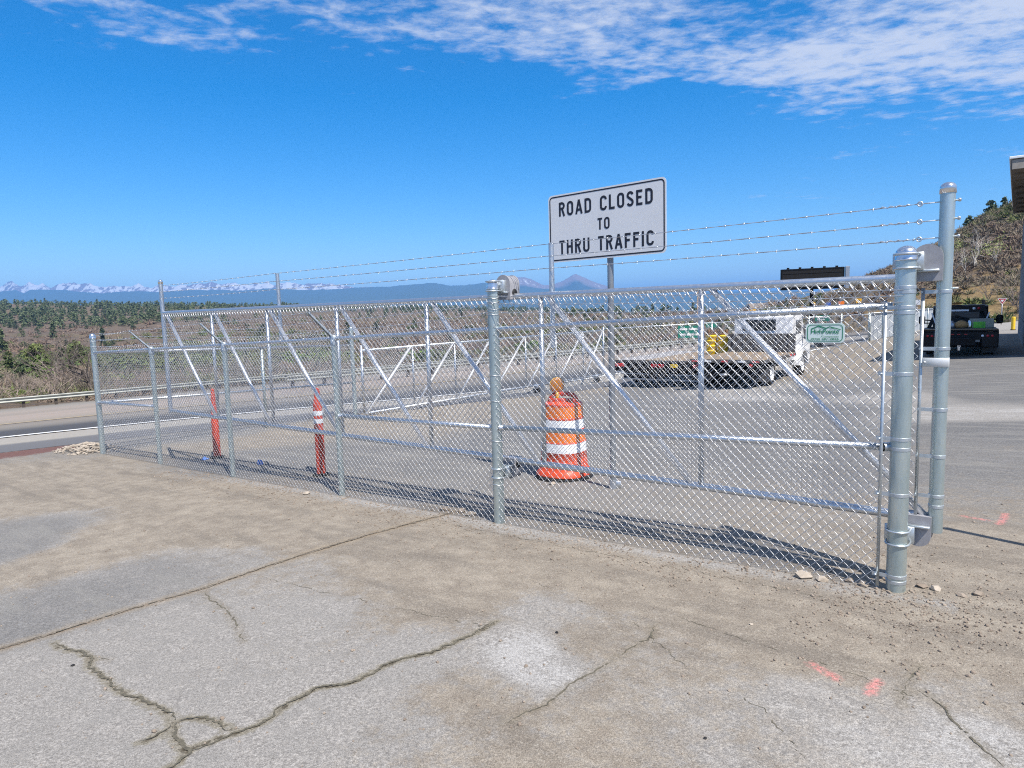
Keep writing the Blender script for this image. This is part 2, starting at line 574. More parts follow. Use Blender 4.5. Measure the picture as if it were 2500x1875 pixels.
for (x, y, du, dk, wh) in (
    (100, 1700, .12, .12, .2), (400, 1560, .1, .15, .1), (700, 1500, .15, .2, .1), (300, 1810, .08, 0, .25), (700, 1750, .1, .1, .1),
    (1000, 1600, .25, .08, .3), (1290, 1590, .2, 0, .62), (1330, 1640, .25, 0, .5), (1000, 1800, .3, .1, .2), (1150, 1700, .75, 0, .1), (1180, 1760, .7, 0, .1),
    (50, 1640, .2, .35, .05), (40, 1760, .15, .3, .05), (1110, 1850, .6, .05, .1), (60, 1300, .22, 0.62, 0), (20, 1345, .22, 0.62, 0), (150, 1480, .22, 0.62, 0), (350, 1400, .22, 0.56, 0), (250, 1440, .22, 0.62, 0),
    (480, 1395, .25, .55, 0), (560, 1375, .4, .45, 0), (40, 1530, .22, 0.66, 0), (150, 1365, .95, .2, 0), (200, 1200, 1, 0, .08), (500, 1220, .95, 0, .05), (50, 1180, 1, .1, 0), (330, 1300, .95, .05, 0),
    (800, 1310, .95, 0, 0), (620, 1290, .95, .0, 0), (1000, 1265, .95, 0, .1), (900, 1390, .75, .05, .05), (760, 1400, .5, .2, .05), (1150, 1370, 1, .1, 0), (1150, 1450, .85, .1, 0), (1500, 1420, .95, .08, .05),
    (1800, 1480, 1, .15, 0), (2100, 1560, 1, .18, 0), (2400, 1600, 1, .12, 0), (1400, 1350, .85, 0, .1), (1600, 1390, .85, .05, .1), (1700, 1620, .6, .12, .25), (1900, 1570, .85, .1, .1),
    (1450, 1560, .7, .1, .15), (1330, 1490, .4, .05, .45), (1950, 1700, .35, .15, .5), (2100, 1800, .4, .08, .55), (1700, 1800, .5, .15, .4), (1500, 1700, .6, .1, .3), (1400, 1820, .65, .1, .3), (2350, 1800, .35, .08, .6),
    (2250, 1690, .5, .1, .45), (2450, 1700, .6, .1, .4), (2300, 1480, .95, .3, 0), (2450, 1400, .9, .25, 0), (1300, 1870, .8, .1, .2),
    (620, 1120, .4, .35, 0), (760, 1110, .3, .45, .0), (1000, 1130, .35, .35, .05), (1130, 1200, .35, .2, .2), (1300, 1200, .4, .1, .3), (1600, 1250, .5, .1, .2),
    (1900, 1310, .6, .1, .1), (1700, 1080, .35, .3, .15), (2000, 1000, .25, .3, .3), (2100, 1120, .35, .25, .2), (1800, 985, .3, .2, .4), (1620, 1000, .35, .35, .1), (2400, 1100, .4, .2, .3), (2400, 890, .1, .6, .05),
    (2350, 1010, .3, .25, .5), (2180, 970, .3, .25, .45), (2440, 960, .15, .55, .1), (2450, 1050, .2, .5, .1), (2000, 905, .95, .12, 0), (2080, 880, .95, .1, 0), (1980, 960, .2, .35, .4), (1000, 1012, .95, .15, 0), (1180, 985, .95, .15, 0), (1280, 990, .7, .25, 0), (1430, 950, .85, .25, 0),
    (1350, 1060, .35, .4, 0), (1550, 985, .35, .4, .1), (2450, 1240, .6, .15, .25), (2400, 1330, .95, .2, 0), (2440, 780, .2, 0, .5), (1750, 950, .2, .2, .55), (1850, 970, .2, .2, .55), (1600, 955, .4, .3, .2),
    (640, 1020, .2, .1, .3), (1000, 940, .3, .1, .4), (800, 970, .3, .1, .35), (560, 1060, .25, .1, .25), (800, 1040, .9, .2, 0), (700, 1056, .9, .2, 0), (600, 1075, .8, .2, .1)):
    g = G(x, y)
    if g[:2] @ N[:2] > NF + .1 and wh < .45: dk = dk + .50; du *= .85
    ctrl.append((g[0], g[1], du, dk, wh))
ctrl = np.array(ctrl)


def axis_pts(segs):
    out = [segs[0][0]]
    for a, b, h0, h1 in segs:
        x = a
        while x < b - 1e-6:
            t = (x - a) / (b - a)
            x += h0 + (h1 - h0) * t
            out.append(min(x, b))
    return np.unique(np.round(out, 4))


xs = axis_pts([(-48, -9, 1.5, .1), (-9, -4.2, .07, .04), (-4.2, 4.6, .034, .034), (4.6, 14, .06, .35), (14, 90, .4, 2.5)])
ys = axis_pts([(-4, 1.2, .5, .08), (1.2, 5.5, .030, .034), (5.5, 9, .04, .07), (9, 30, .09, .4), (30, 110, .5, 2.5)])
X, Y = np.meshgrid(xs, ys)
P2 = np.stack([X.ravel(), Y.ravel()], 1)
q_all = qof(P2[:, 0], P2[:, 1])
zz = H(P2[:, 0], P2[:, 1]) - .06 * np.clip((q_all + 2.38) / .4, 0, 1)
near = (P2[:, 1] < 12) & (np.abs(P2[:, 0]) < 12)


def sub_dist(lines):
    d = np.full(len(P2), 5.0)
    idx = np.nonzero(near)[0]
    dd = np.full(len(idx), 5.0)
    for ln in lines:
        dd = np.minimum(dd, poly_dist(P2[idx], pxline(ln)))
    d[idx] = dd
    return d


a_crack = sub_dist(cracks); a_soft = sub_dist(soft_cracks); a_joint = sub_dist([joint]); a_pink = sub_dist(pink)
num = np.zeros((len(P2), 3)); den = np.zeros(len(P2))
for cx_, cy_, du, dk, wh in ctrl:
    sc = max(.35, .16 * cy_)
    w = 1.0 / (((P2[:, 0] - cx_) ** 2 + (P2[:, 1] - cy_) ** 2) / sc ** 2 + .04) ** 2.0
    num += w[:, None] * np.array([du, dk, wh]); den += w
num /= den[:, None]
a_dust, a_dark, a_white = num.T
# pale concrete kerb strip at the fence foot
fd = P2 @ N[:2] - NF
ft = P2 @ U[:2]
strip = np.clip(1 - np.abs(fd + .10) / .22, 0, 1) * ((ft > .3) & (ft < 9.0))
a_white = np.clip(a_white + .42 * strip ** .7, 0, 1); a_dust = a_dust * (1 - .55 * strip)
red = 1.25 * np.clip(1 - np.abs(q_all + 2.85) / .75, 0, 1) * np.clip((-6.9 - P2[:, 0]) / 1.2, 0, 1)
# small true relief: cracks sunk, dirt uneven
zz = zz - .004 * np.clip(1 - a_crack / .045, 0, 1) - .003 * np.clip(1 - a_joint / .10, 0, 1)
rel = rng.normal(0, 1, len(P2)).reshape(X.shape)
for _ in range(2):
    rel = (rel + np.roll(rel, 1, 0) + np.roll(rel, -1, 0) + np.roll(rel, 1, 1) + np.roll(rel, -1, 1)) / 5
zz = zz + .0022 * rel.ravel() * near
nx, ny = len(xs), len(ys)
ii = np.arange(nx * ny).reshape(ny, nx)
quads = np.stack([ii[:-1, :-1], ii[:-1, 1:], ii[1:, 1:], ii[1:, :-1]], -1).reshape(-1, 4)
qc = q_all[quads].max(1)
quads = quads[qc < 1.0]

gm = bpy.data.materials.new("dusty_pavement"); gm.use_nodes = True
nt = gm.node_tree
for nd in list(nt.nodes): nt.nodes.remove(nd)
K = Nodes(nt)
out = K.n("ShaderNodeOutputMaterial"); bs = K.n("ShaderNodeBsdfPrincipled"); K.link(bs.outputs[0], out.inputs[0])
tcg = K.n("ShaderNodeTexCoord"); vec = tcg.outputs["Object"]
wheel_dir = K.n("ShaderNodeMapping"); wheel_dir.inputs["Rotation"].default_value = (0, 0, math.radians(38.4))
K.link(vec, wheel_dir.inputs["Vector"])
vst = K.scale(wheel_dir.outputs[0], (.35, 1.6, 1))
n_big = K.noise(vec, 1.1, 5, .6)
n_mid = K.noise(vec, 7.0, 6, .68)
n_str = K.noise(vst, 2.6, 6, .62)
n_fin = K.noise(vec, 55, 5, .7)
n_agg = K.noise(vec, 210, 3, .7)
du = K.attr("dust"); dk = K.attr("dark"); wh = K.attr("white")
brk = K.math('ADD', K.math('MULTIPLY', K.math('SUBTRACT', n_mid, .5), 1.2), K.math('MULTIPLY', K.math('SUBTRACT', n_big, .5), .9))
n_m2 = K.noise(vec, 20.0, 5, .7)
brk = K.math('ADD', brk, K.math('MULTIPLY', K.math('SUBTRACT', n_fin, .5), 1.1))
brk = K.math('ADD', brk, K.math('MULTIPLY', K.math('SUBTRACT', n_m2, .5), 1.3))
brk2 = K.math('ADD', K.math('MULTIPLY', K.math('SUBTRACT', n_str, .5), 1.5), K.math('MULTIPLY', K.math('SUBTRACT', n_fin, .5), .6))
f_dk = K.smooth(K.math('ADD', dk, K.math('MULTIPLY', K.math('ADD', brk2, K.math('MULTIPLY', brk, .5)), .45)), .28, .80)
f_du = K.smooth(K.math('ADD', du, K.math('MULTIPLY', brk, .60)), .30, .72)
f_wh = K.smooth(K.math('ADD', wh, K.math('MULTIPLY', K.math('ADD', brk, brk2), .40)), .40, .72)
conc = K.mix(K.smooth(n_fin, .32, .68), (0.186, 0.175, 0.161), (0.333, 0.315, 0.289))
conc = K.mix(K.smooth(n_mid, .35, .7), conc, (0.233, 0.222, 0.205))
asph = K.mix(K.smooth(n_fin, .35, .7), (0.094, 0.093, 0.093), (0.206, 0.202, 0.195))
asph = K.mix(K.smooth(n_str, .45, .7), asph, (0.202, 0.195, 0.181))
dirt = K.mix(K.smooth(n_mid, .3, .7), (0.290, 0.253, 0.202), (0.198, 0.168, 0.133))
dirt = K.mix(K.smooth(n_str, .42, .72), dirt, (0.166, 0.143, 0.116))
dirt = K.mix(K.smooth(n_fin, .5, .75), dirt, (0.298, 0.272, 0.226))
col = K.mix(f_dk, conc, asph)
col = K.mix(f_wh, col, K.mix(K.smooth(n_fin, .3, .7), (0.288, 0.280, 0.268), (0.400, 0.392, 0.376)))
col = K.mix(K.math('MULTIPLY', f_du, .93), col, dirt)
col = K.mix(K.math('MULTIPLY', K.math('MULTIPLY', f_wh, .45), 1.0), col, (0.352, 0.340, 0.320))
# red dirt strip
col = K.mix(K.math('MULTIPLY', K.smooth(K.math('ADD', K.attr("red"), K.math('MULTIPLY', brk, .7)), .3, .75), .8), col, (.125, .05, .042))
# cracks with dirt and dead moss
jit = K.math('ADD', K.math('MULTIPLY', K.math('SUBTRACT', K.noise(vec, 26, 4, .7), .5), .075), K.math('MULTIPLY', K.math('SUBTRACT', n_fin, .5), .03))
ck = K.math('ADD', K.attr("crack"), jit)
col = K.mix(K.math('MULTIPLY', K.smooth(ck, .042, .012), .75), col, (.19, .17, .125))
col = K.mix(K.smooth(ck, .014, .001), col, (.085, .074, .055))
sk = K.math('ADD', K.attr("soft"), K.math('MULTIPLY', jit, 1.4))
col = K.mix(K.math('MULTIPLY', K.smooth(sk, .05, .005), .42), col, (.17, .145, .105))
jt = K.math('ADD', K.attr("joint"), K.math('MULTIPLY', jit, 1.3))
col = K.mix(K.math('MULTIPLY', K.smooth(jt, .10, .02), .42), col, (.255, .205, .14))
col = K.mix(K.math('MULTIPLY', K.smooth(jt, .030, .008), .5), col, (.16, .115, .075))
pk = K.math('ADD', K.attr("pink"), K.math('MULTIPLY', jit, .35))
pkm = K.math('MULTIPLY', K.smooth(pk, .040, .004), K.smooth(n_fin, .38, .56))
col = K.mix(K.math('MULTIPLY', pkm, .68), col, (.62, .20, .19))
# pebbly speckle
agg = K.math('MULTIPLY', K.smooth(n_agg, .36, .66, .66, 1.30), K.smooth(K.noise(vec, 95, 4, .75), .34, .66, .82, 1.16))
col = K.mix(1.0, col, agg, 'MULTIPLY')
vor = K.n("ShaderNodeTexVoronoi"); vor.inputs["Scale"].default_value = 42.0; K.link(vec, vor.inputs["Vector"])
peb = K.math('MULTIPLY', K.smooth(vor.outputs["Distance"], .20, .10), K.math('MULTIPLY', f_du, K.smooth(n_mid, .42, .66)))
sepc = K.n("ShaderNodeSeparateColor"); K.link(vor.outputs["Color"], sepc.inputs[0])
col = K.mix(K.math('MULTIPLY', peb, .7), col, K.mix(sepc.outputs[0], (.48, .43, .38), (.13, .10, .085)))
K.link(col, bs.inputs["Base Color"])
bs.inputs["Roughness"].default_value = .92
bs.inputs["Specular IOR Level"].default_value = .18
bp = K.n("ShaderNodeBump"); bp.inputs["Strength"].default_value = .55; bp.inputs["Distance"].default_value = .006
hgt = K.math('ADD', K.math('MULTIPLY', n_agg, .5), K.math('MULTIPLY', n_fin, 1.0))
hgt = K.math('ADD', hgt, K.math('MULTIPLY', peb, .8))
K.link(hgt, bp.inputs["Height"]); K.link(bp.outputs[0], bs.inputs["Normal"])

mb = MB(); mb.add(np.concatenate([P2, zz[:, None]], 1), quads)
yard = mb.build("pavement", gm, attrs=dict(dust=a_dust, dark=a_dark, white=a_white, crack=a_crack, soft=a_soft, joint=a_joint, pink=a_pink, red=red))
tag(yard, kind="structure")


crack_m = mat("crack_fill_dirt", (.062, .056, .042), .95, 0, .6, 60, (.145, .130, .092), .5, 200)
seam_m = mat("seam_debris", (.145, .120, .090), .95, 0, .6, 45, (.215, .185, .145), .5, 160)


def crack_ribbon(name, line, w0, w1, mt, gap, jit, sd_):
    r_ = np.random.default_rng(sd_); p = pxline(line)
    seg = np.linalg.norm(np.diff(p, axis=0), axis=1); L = np.concatenate([[0], np.cumsum(seg)])
    t = np.arange(0, L[-1], .011)
    q = np.stack([np.interp(t, L, p[:, 0]), np.interp(t, L, p[:, 1])], 1)
    k = len(q)
    if k < 6: return
    def sm(a, n_):
        kk = np.ones(n_) / n_; return np.convolve(np.pad(a, n_, mode='edge'), kk, 'same')[n_:-n_]
    T = np.gradient(q, axis=0); T /= np.maximum(np.linalg.norm(T, axis=1, keepdims=True), 1e-9); Nn = np.stack([-T[:, 1], T[:, 0]], 1)
    wob = sm(r_.normal(0, 1, k), 9) * jit * 2.2 + sm(r_.normal(0, 1, k), 3) * jit
    q = q + Nn * wob[:, None]
    env = np.clip(np.minimum(t, L[-1] - t) / .12, .15, 1)
    wl_ = np.clip(w0 + (w1 - w0) * (sm(r_.random(k), 15) * 2 - .5) + sm(r_.normal(0, 1, k), 2) * w0 * .8, .0012, w1 * 1.6) * env
    wr_ = np.clip(w0 + (w1 - w0) * (sm(r_.random(k), 15) * 2 - .5) + sm(r_.normal(0, 1, k), 2) * w0 * .8, .0012, w1 * 1.6) * env
    A_ = q + Nn * wl_[:, None]; B_ = q - Nn * wr_[:, None]
    zf_ = lambda a: H(a[:, 0], a[:, 1]) + .0012
    v = np.concatenate([np.concatenate([A_, zf_(A_)[:, None]], 1), np.concatenate([B_, zf_(B_)[:, None]], 1)])
    keep = np.ones(k - 1, bool)
    if gap > 0: keep = sm(r_.random(k - 1), 7) > (.5 - .5 + gap)
    f = np.array([(i, i + 1, k + i + 1, k + i) for i in range(k - 1) if keep[i]])
    if len(f) == 0: return
    b = MB(); b.add(v, f); b.build(name, mt, yard, smooth=False)


for i, c_ in enumerate(cracks): crack_ribbon("crack", c_, .0024, .0115, crack_m, .22, .009, 60 + i)
for i, c_ in enumerate(soft_cracks): crack_ribbon("crack", c_, .0022, .0065, crack_m, .40, .006, 80 + i)
crack_ribbon("pavement_joint", joint, .004, .020, seam_m, .42, .005, 99)
crack_ribbon("pavement_joint", joint, .002, .007, crack_m, .36, .004, 98)
for i, ln in enumerate(([(640, 1410), (900, 1470), (1230, 1540)], [(1050, 1270), (1350, 1330), (1700, 1395), (2150, 1490)], [(1640, 1500), (1900, 1590), (2300, 1720)], [(1300, 1420), (1560, 1530), (1700, 1650)], [(1780, 1680), (1900, 1760), (1960, 1860)])):
    crack_ribbon("crack", ln, .0012, .0035, crack_m, .47, .010, 120 + i)

# highway
hm = bpy.data.materials.new("worn_highway"); hm.use_nodes = True
nt = hm.node_tree
for nd in list(nt.nodes): nt.nodes.remove(nd)
K = Nodes(nt)
out = K.n("ShaderNodeOutputMaterial"); bs = K.n("ShaderNodeBsdfPrincipled"); K.link(bs.outputs[0], out.inputs[0])
qa = K.attr("q"); la = K.attr("l")
cb = K.n("ShaderNodeCombineXYZ"); K.link(qa, cb.inputs[0]); K.link(K.math('MULTIPLY', la, .03), cb.inputs[1])
streak = K.noise(cb.outputs[0], 1.6, 5, .6)
tcg = K.n("ShaderNodeTexCoord")
fine = K.noise(tcg.outputs["Object"], 14, 5, .7)
qn = K.math('ADD', qa, K.math('MULTIPLY', K.math('SUBTRACT', streak, .5), .5))
cr = K.n("ShaderNodeValToRGB")
K.link(K.smooth(qn, -3.0, 27.0), cr.inputs[0])
cr.inputs[0].default_value = 0
mr = K.n("ShaderNodeMapRange"); K.link(qn, mr.inputs[0]); mr.inputs[1].default_value = -3; mr.inputs[2].default_value = 29
K.link(mr.outputs[0], cr.inputs[0])
stops = [(-3, (.115, .115, .12)), (-1.30, (.13, .13, .135)), (-1.18, (.30, .28, .245)), (.22, (.30, .28, .25)), (.34, (.055, .055, .058)), (2.6, (.065, .065, .068)), (3.9, (.17, .155, .135)), (5.2, (.22, .195, .165)),
         (6.4, (.19, .165, .14)), (7.6, (.26, .225, .185)), (10, (.30, .25, .21)), (13, (.30, .25, .21)), (15, (.25, .215, .18)), (18, (.29, .245, .205)), (23, (.24, .22, .19)), (28, (.19, .17, .14))]
el = cr.color_ramp.elements
while len(el) > 1: el.remove(el[-1])
el[0].position = 0; el[0].color = stops[0][1] + (1,)
for qv, c in stops[1:]:
    e = el.new((qv + 3) / 32); e.color = c + (1,)
colh = K.mix(K.smooth(fine, .35, .65, .0, .22), cr.outputs[0], (.11, .105, .10))
colh = K.mix(K.smooth(streak, .55, .72, 0, .35), colh, (.14, .13, .12))
K.link(colh, bs.inputs["Base Color"]); bs.inputs["Roughness"].default_value = .85; bs.inputs["Specular IOR Level"].default_value = .2


def road_strip(name, q0, q1, nq, l0, l1, nl, dz, mt, attrs=True):
    qs = np.unique(np.concatenate([np.linspace(q0, 0, 5), np.linspace(0, q1, nq)])) if q0 < -1 else np.linspace(q0, q1, nq); nq = len(qs); ls = np.linspace(l0, l1, nl)
    Q, L = np.meshgrid(qs, ls)
    xy = L0 + Q.ravel()[:, None] * RM + L.ravel()[:, None] * RD
    z = H(xy[:, 0], xy[:, 1]) + dz
    idx = np.arange(nq * nl).reshape(nl, nq)
    f = np.stack([idx[:-1, :-1], idx[1:, :-1], idx[1:, 1:], idx[:-1, 1:]], -1).reshape(-1, 4)
    b = MB(); b.add(np.concatenate([xy, z[:, None]], 1), f)
    return b.build(name, mt, attrs=dict(q=Q.ravel(), l=L.ravel()) if attrs else None)


tag(road_strip("highway", -2.45, 28.2, 62, -30, 150, 240, .004, hm), kind="structure")
line_m = mat("worn_white_road_paint", (.72, .72, .70), .7, 0, .15, 3)
yline_m = mat("worn_yellow_road_paint", (.50, .37, .16), .7, 0, .3, 3)
tag(road_strip("road_line", -.03, .26, 2, -30, 150, 240, .022, line_m, False), kind="structure")
tag(road_strip("road_line", 6.5, 6.66, 2, -30, 150, 240, .022, yline_m, False), kind="structure")

# ------------------------------------------------------------------ hills beyond
GRq = 26.7
TAB = {
    -700: [(40, 985), (60, 965), (100, 915), (160, 885), (260, 850), (350, 815), (420, 797), (500, 772), (700, 742), (1000, 752), (1800, 850)],
    0: [(38, 985), (60, 952), (100, 912), (160, 882), (260, 847), (350, 812), (420, 796), (500, 772), (700, 741), (1000, 752), (1800, 850)],
    250: [(40, 975), (60, 945), (100, 908), (160, 878), (260, 845), (350, 812), (420, 800), (520, 768), (700, 746), (900, 752), (1800, 850)],
    390: [(45, 955), (60, 938), (100, 905), (160, 876), (260, 842), (340, 805), (500, 768), (650, 752), (900, 748), (1300, 770), (1800, 840)],
    700: [(50, 930), (70, 915), (110, 890), (170, 865), (260, 835), (360, 800), (520, 772), (700, 755), (900, 749), (1300, 770), (1800, 840)],
    1000: [(56, 915), (80, 898), (120, 875), (180, 850), (260, 825), (360, 795), (520, 772), (800, 757), (1000, 752), (1500, 770), (2000, 830)],
    1250: [(62, 895), (85, 880), (130, 855), (190, 835), (270, 812), (360, 785), (520, 775), (800, 762), (1100, 757), (1500, 775), (2000, 830)],
    1500: [(75, 870), (95, 855), (140, 835), (200, 815), (270, 795), (350, 772), (480, 766), (800, 763), (1100, 762), (1500, 775), (2000, 820)],
    1740: [(85, 845), (110, 830), (150, 812), (200, 795), (260, 775), (300, 762), (380, 764), (600, 775), (900, 780), (1500, 790), (2000, 810)],
    1900: [(90, 822), (110, 808), (140, 788), (170, 765), (200, 748), (240, 741), (300, 755), (600, 785), (900, 790), (1500, 795), (2000, 800)],
    2020: [(80, 808), (90, 795), (110, 775), (140, 748), (170, 725), (200, 714), (240, 725), (600, 790), (900, 790), (1500, 795), (2000, 800)],
    2133: [(66, 800), (75, 785), (90, 758), (110, 728), (140, 690), (165, 669), (200, 680), (600, 790), (900, 790), (1500, 795), (2000, 800)],
    2269: [(60, 796), (68, 780), (80, 752), (95, 716), (115, 662), (135, 622), (155, 606), (200, 640), (600, 790), (1500, 790), (2000, 800)],
    2329: [(58, 795), (66, 778), (78, 748), (92, 712), (110, 645), (130, 590), (148, 574), (200, 620), (600, 790), (1500, 790), (2000, 800)],
    2413: [(57, 795), (65, 778), (76, 744), (90, 700), (108, 618), (125, 548), (142, 524), (200, 590), (600, 790), (1500, 790), (2000, 800)],
    2500: [(56, 795), (64, 778), (75, 740), (88, 690), (106, 590), (122, 515), (140, 488), (200, 560), (600, 790), (1500, 790), (2000, 800)],
    2750: [(55, 795), (63, 775), (75, 728), (88, 660), (106, 540), (122, 450), (140, 400), (200, 500), (600, 790), (1500, 790), (2000, 800)],
    3200: [(55, 795), (63, 770), (75, 715), (88, 640), (106, 510), (122, 410), (140, 340), (200, 450), (600, 790), (1500, 790), (2000, 800)],
}
TX = np.array(sorted(TAB))
from functools import lru_cache


def tab_z(px, y):
    """terrain height (vectorised over px,y)"""
    px = np.asarray(px, float); y = np.asarray(y, float)
    cols = []
    for t in TX:
        a = np.array(TAB[t], float)
        ys_, zs_ = a[:, 0], CAMH + (hor(t) - a[:, 1]) / FPX * a[:, 0]
        lx = np.log(ys_)
        cols.append(np.interp(np.log(y), lx, zs_))
    cols = np.array(cols)
    k = np.clip(np.searchsorted(TX, px) - 1, 0, len(TX) - 2)
    f = np.clip((px - TX[k]) / (TX[k + 1] - TX[k]), 0, 1)
    f = f * f * (3 - 2 * f) * .5 + f * .5
    i = np.arange(px.size).reshape(px.shape)
    cf = cols.reshape(len(TX), -1)
    return (cf[k.ravel(), i.ravel()] * (1 - f.ravel()) + cf[k.ravel() + 1, i.ravel()] * f.ravel()).reshape(px.shape)


class VNoise:
    def __init__(self, seed):
        self.g = np.random.default_rng(seed).random((256, 256))

    def at(self, x, y):
        x = np.asarray(x, float); y = np.asarray(y, float)
        xi = np.floor(x).astype(int); yi = np.floor(y).astype(int); fx = x - xi; fy = y - yi
        fx = fx * fx * (3 - 2 * fx); fy = fy * fy * (3 - 2 * fy)
        g = self.g
        a = g[xi % 256, yi % 256]; b = g[(xi + 1) % 256, yi % 256]; c = g[xi % 256, (yi + 1) % 256]; d = g[(xi + 1) % 256, (yi + 1) % 256]
        return (a * (1 - fx) + b * fx) * (1 - fy) + (c * (1 - fx) + d * fx) * fy - .5

    def fbm(self, x, y, o=5):
        s = 0; a = 1.0
        for k in range(o):
            s = s + a * self.at(x * 2 ** k + 17 * k, y * 2 ** k + 31 * k); a *= .5
        return s

    def ridge(self, x, y, o=6):
        s = 0; a = 1.0
        for k in range(o):
            s = s + a * (.5 - 2 * np.abs(self.at(x * 2 ** k + 13 * k, y * 2 ** k + 7 * k))); a *= .52
        return s


vn = VNoise(3)


def px_of(x, y):
    # image column of a ground direction (flat approximation)
    return 1250 + FPX * np.asarray(x) / np.asarray(y) * 1.0


def TZ(x, y):
    x = np.asarray(x, float); y = np.asarray(y, float)
    y = np.maximum(y, 5)
    px = px_of(x, y)
    z = tab_z(px, y) + vn.fbm(x / 30, y / 30, 4) * np.clip(y / 160, .0, 3.5) * .9 + vn.fbm(x / 7, y / 7, 3) * .35
    q = qof(x, y)
    right = np.clip((px - 1780) / 120, 0, 1)
    zl = H(x, y) - .5 - .42 * np.clip(q - GRq - 1.0, 0, 200)
    zl = np.where(q < GRq + 1.0, H(x, y) - .5 - .25 * np.clip(GRq + 1 - q, 0, 4), zl)
    zmain = np.where(q > GRq + 1.0, np.maximum(z, zl), zl)
    return zmain * (1 - right) + np.where(y > 50, z, H(x, y) - 1.2) * right


az = np.concatenate([np.linspace(-900, 1700, 420), np.linspace(1705, 3200, 330)])
yy = np.exp(np.linspace(math.log(24), math.log(2400), 300))
A, B = np.meshgrid(az, yy)
Xt = (A - 1250) / FPX * B
Zt = TZ(Xt, B)
fog = np.clip((B - 1400) / 900, 0, 1)
Zt = Zt * (1 - fog) + (-95) * fog
soil = np.clip((A - 1930) / 120, 0, 1) * np.clip(1 - np.abs(np.log(B / 78)) / .36, 0, 1)
na, nb = len(az), len(yy)
ii = np.arange(na * nb).reshape(nb, na)
fq = np.stack([ii[:-1, :-1], ii[:-1, 1:], ii[1:, 1:], ii[1:, :-1]], -1).reshape(-1, 4)

tm = bpy.data.materials.new("brushy_hillside"); tm.use_nodes = True
nt = tm.node_tree
for nd in list(nt.nodes): nt.nodes.remove(nd)
K = Nodes(nt)
out = K.n("ShaderNodeOutputMaterial"); bs = K.n("ShaderNodeBsdfPrincipled"); K.link(bs.outputs[0], out.inputs[0])
tcg = K.n("ShaderNodeTexCoord"); vec = tcg.outputs["Object"]
n1 = K.noise(vec, .02, 5, .6); n2 = K.noise(vec, .16, 6, .65); n3 = K.noise(vec, .9, 5, .7); n4 = K.noise(vec, 5, 4, .7)
c = K.mix(K.smooth(n2, .35, .65), (0.164, 0.127, 0.098), (0.123, 0.098, 0.078))
c = K.mix(K.smooth(n1, .50, .66), c, (0.172, 0.135, 0.078))
c = K.mix(K.smooth(n3, .52, .72), c, (0.205, 0.160, 0.098))
c = K.mix(K.math('MULTIPLY', K.smooth(n2, .55, .70), .6), c, (0.070, 0.082, 0.041))
c = K.mix(K.math('MULTIPLY', K.smooth(n4, .35, .7), .35), c, (0.061, 0.049, 0.041))
so_ = K.smooth(K.math('ADD', K.attr("soil"), K.math('MULTIPLY', K.math('SUBTRACT', n2, .5), 1.5)), .25, .6)
soilc = K.mix(K.smooth(n3, .35, .65), (0.279, 0.201, 0.098), (0.197, 0.139, 0.074))
soilc = K.mix(K.smooth(n4, .55, .75), soilc, (0.107, 0.082, 0.049))
c = K.mix(so_, c, soilc)
K.link(c, bs.inputs["Base Color"]); bs.inputs["Roughness"].default_value = .95; bs.inputs["Specular IOR Level"].default_value = .1
bp = K.n("ShaderNodeBump"); bp.inputs["Strength"].default_value = 1.0; bp.inputs["Distance"].default_value = .6
K.link(K.math('ADD', n3, K.math('MULTIPLY', n4, .4)), bp.inputs["Height"]); K.link(bp.outputs[0], bs.inputs["Normal"])
mb = MB(); mb.add(np.stack([Xt.ravel(), B.ravel(), Zt.ravel()], 1), fq)
tag(mb.build("hills", tm, attrs=dict(soil=soil.ravel())), kind="structure")

plain_m = mat("far_plain_ground", (.10, .105, .07), .95, 0, .5, .0016, (.16, .14, .10))
mb = MB()
rr = np.array([0, 300, 1200, 2600, 6000, 12000, 25900]); th = np.linspace(0, 2 * math.pi, 73)[:-1]
vv = [[r * math.cos(t), r * math.sin(t), -96 if r < 25000 else -96] for r in rr for t in th]
mb.add(vv, [(i * 72 + j, (i + 1) * 72 + j, (i + 1) * 72 + (j + 1) % 72, i * 72 + (j + 1) % 72) for i in range(6) for j in range(72)])
tag(mb.build("plain", plain_m, smooth=False), kind="structure")


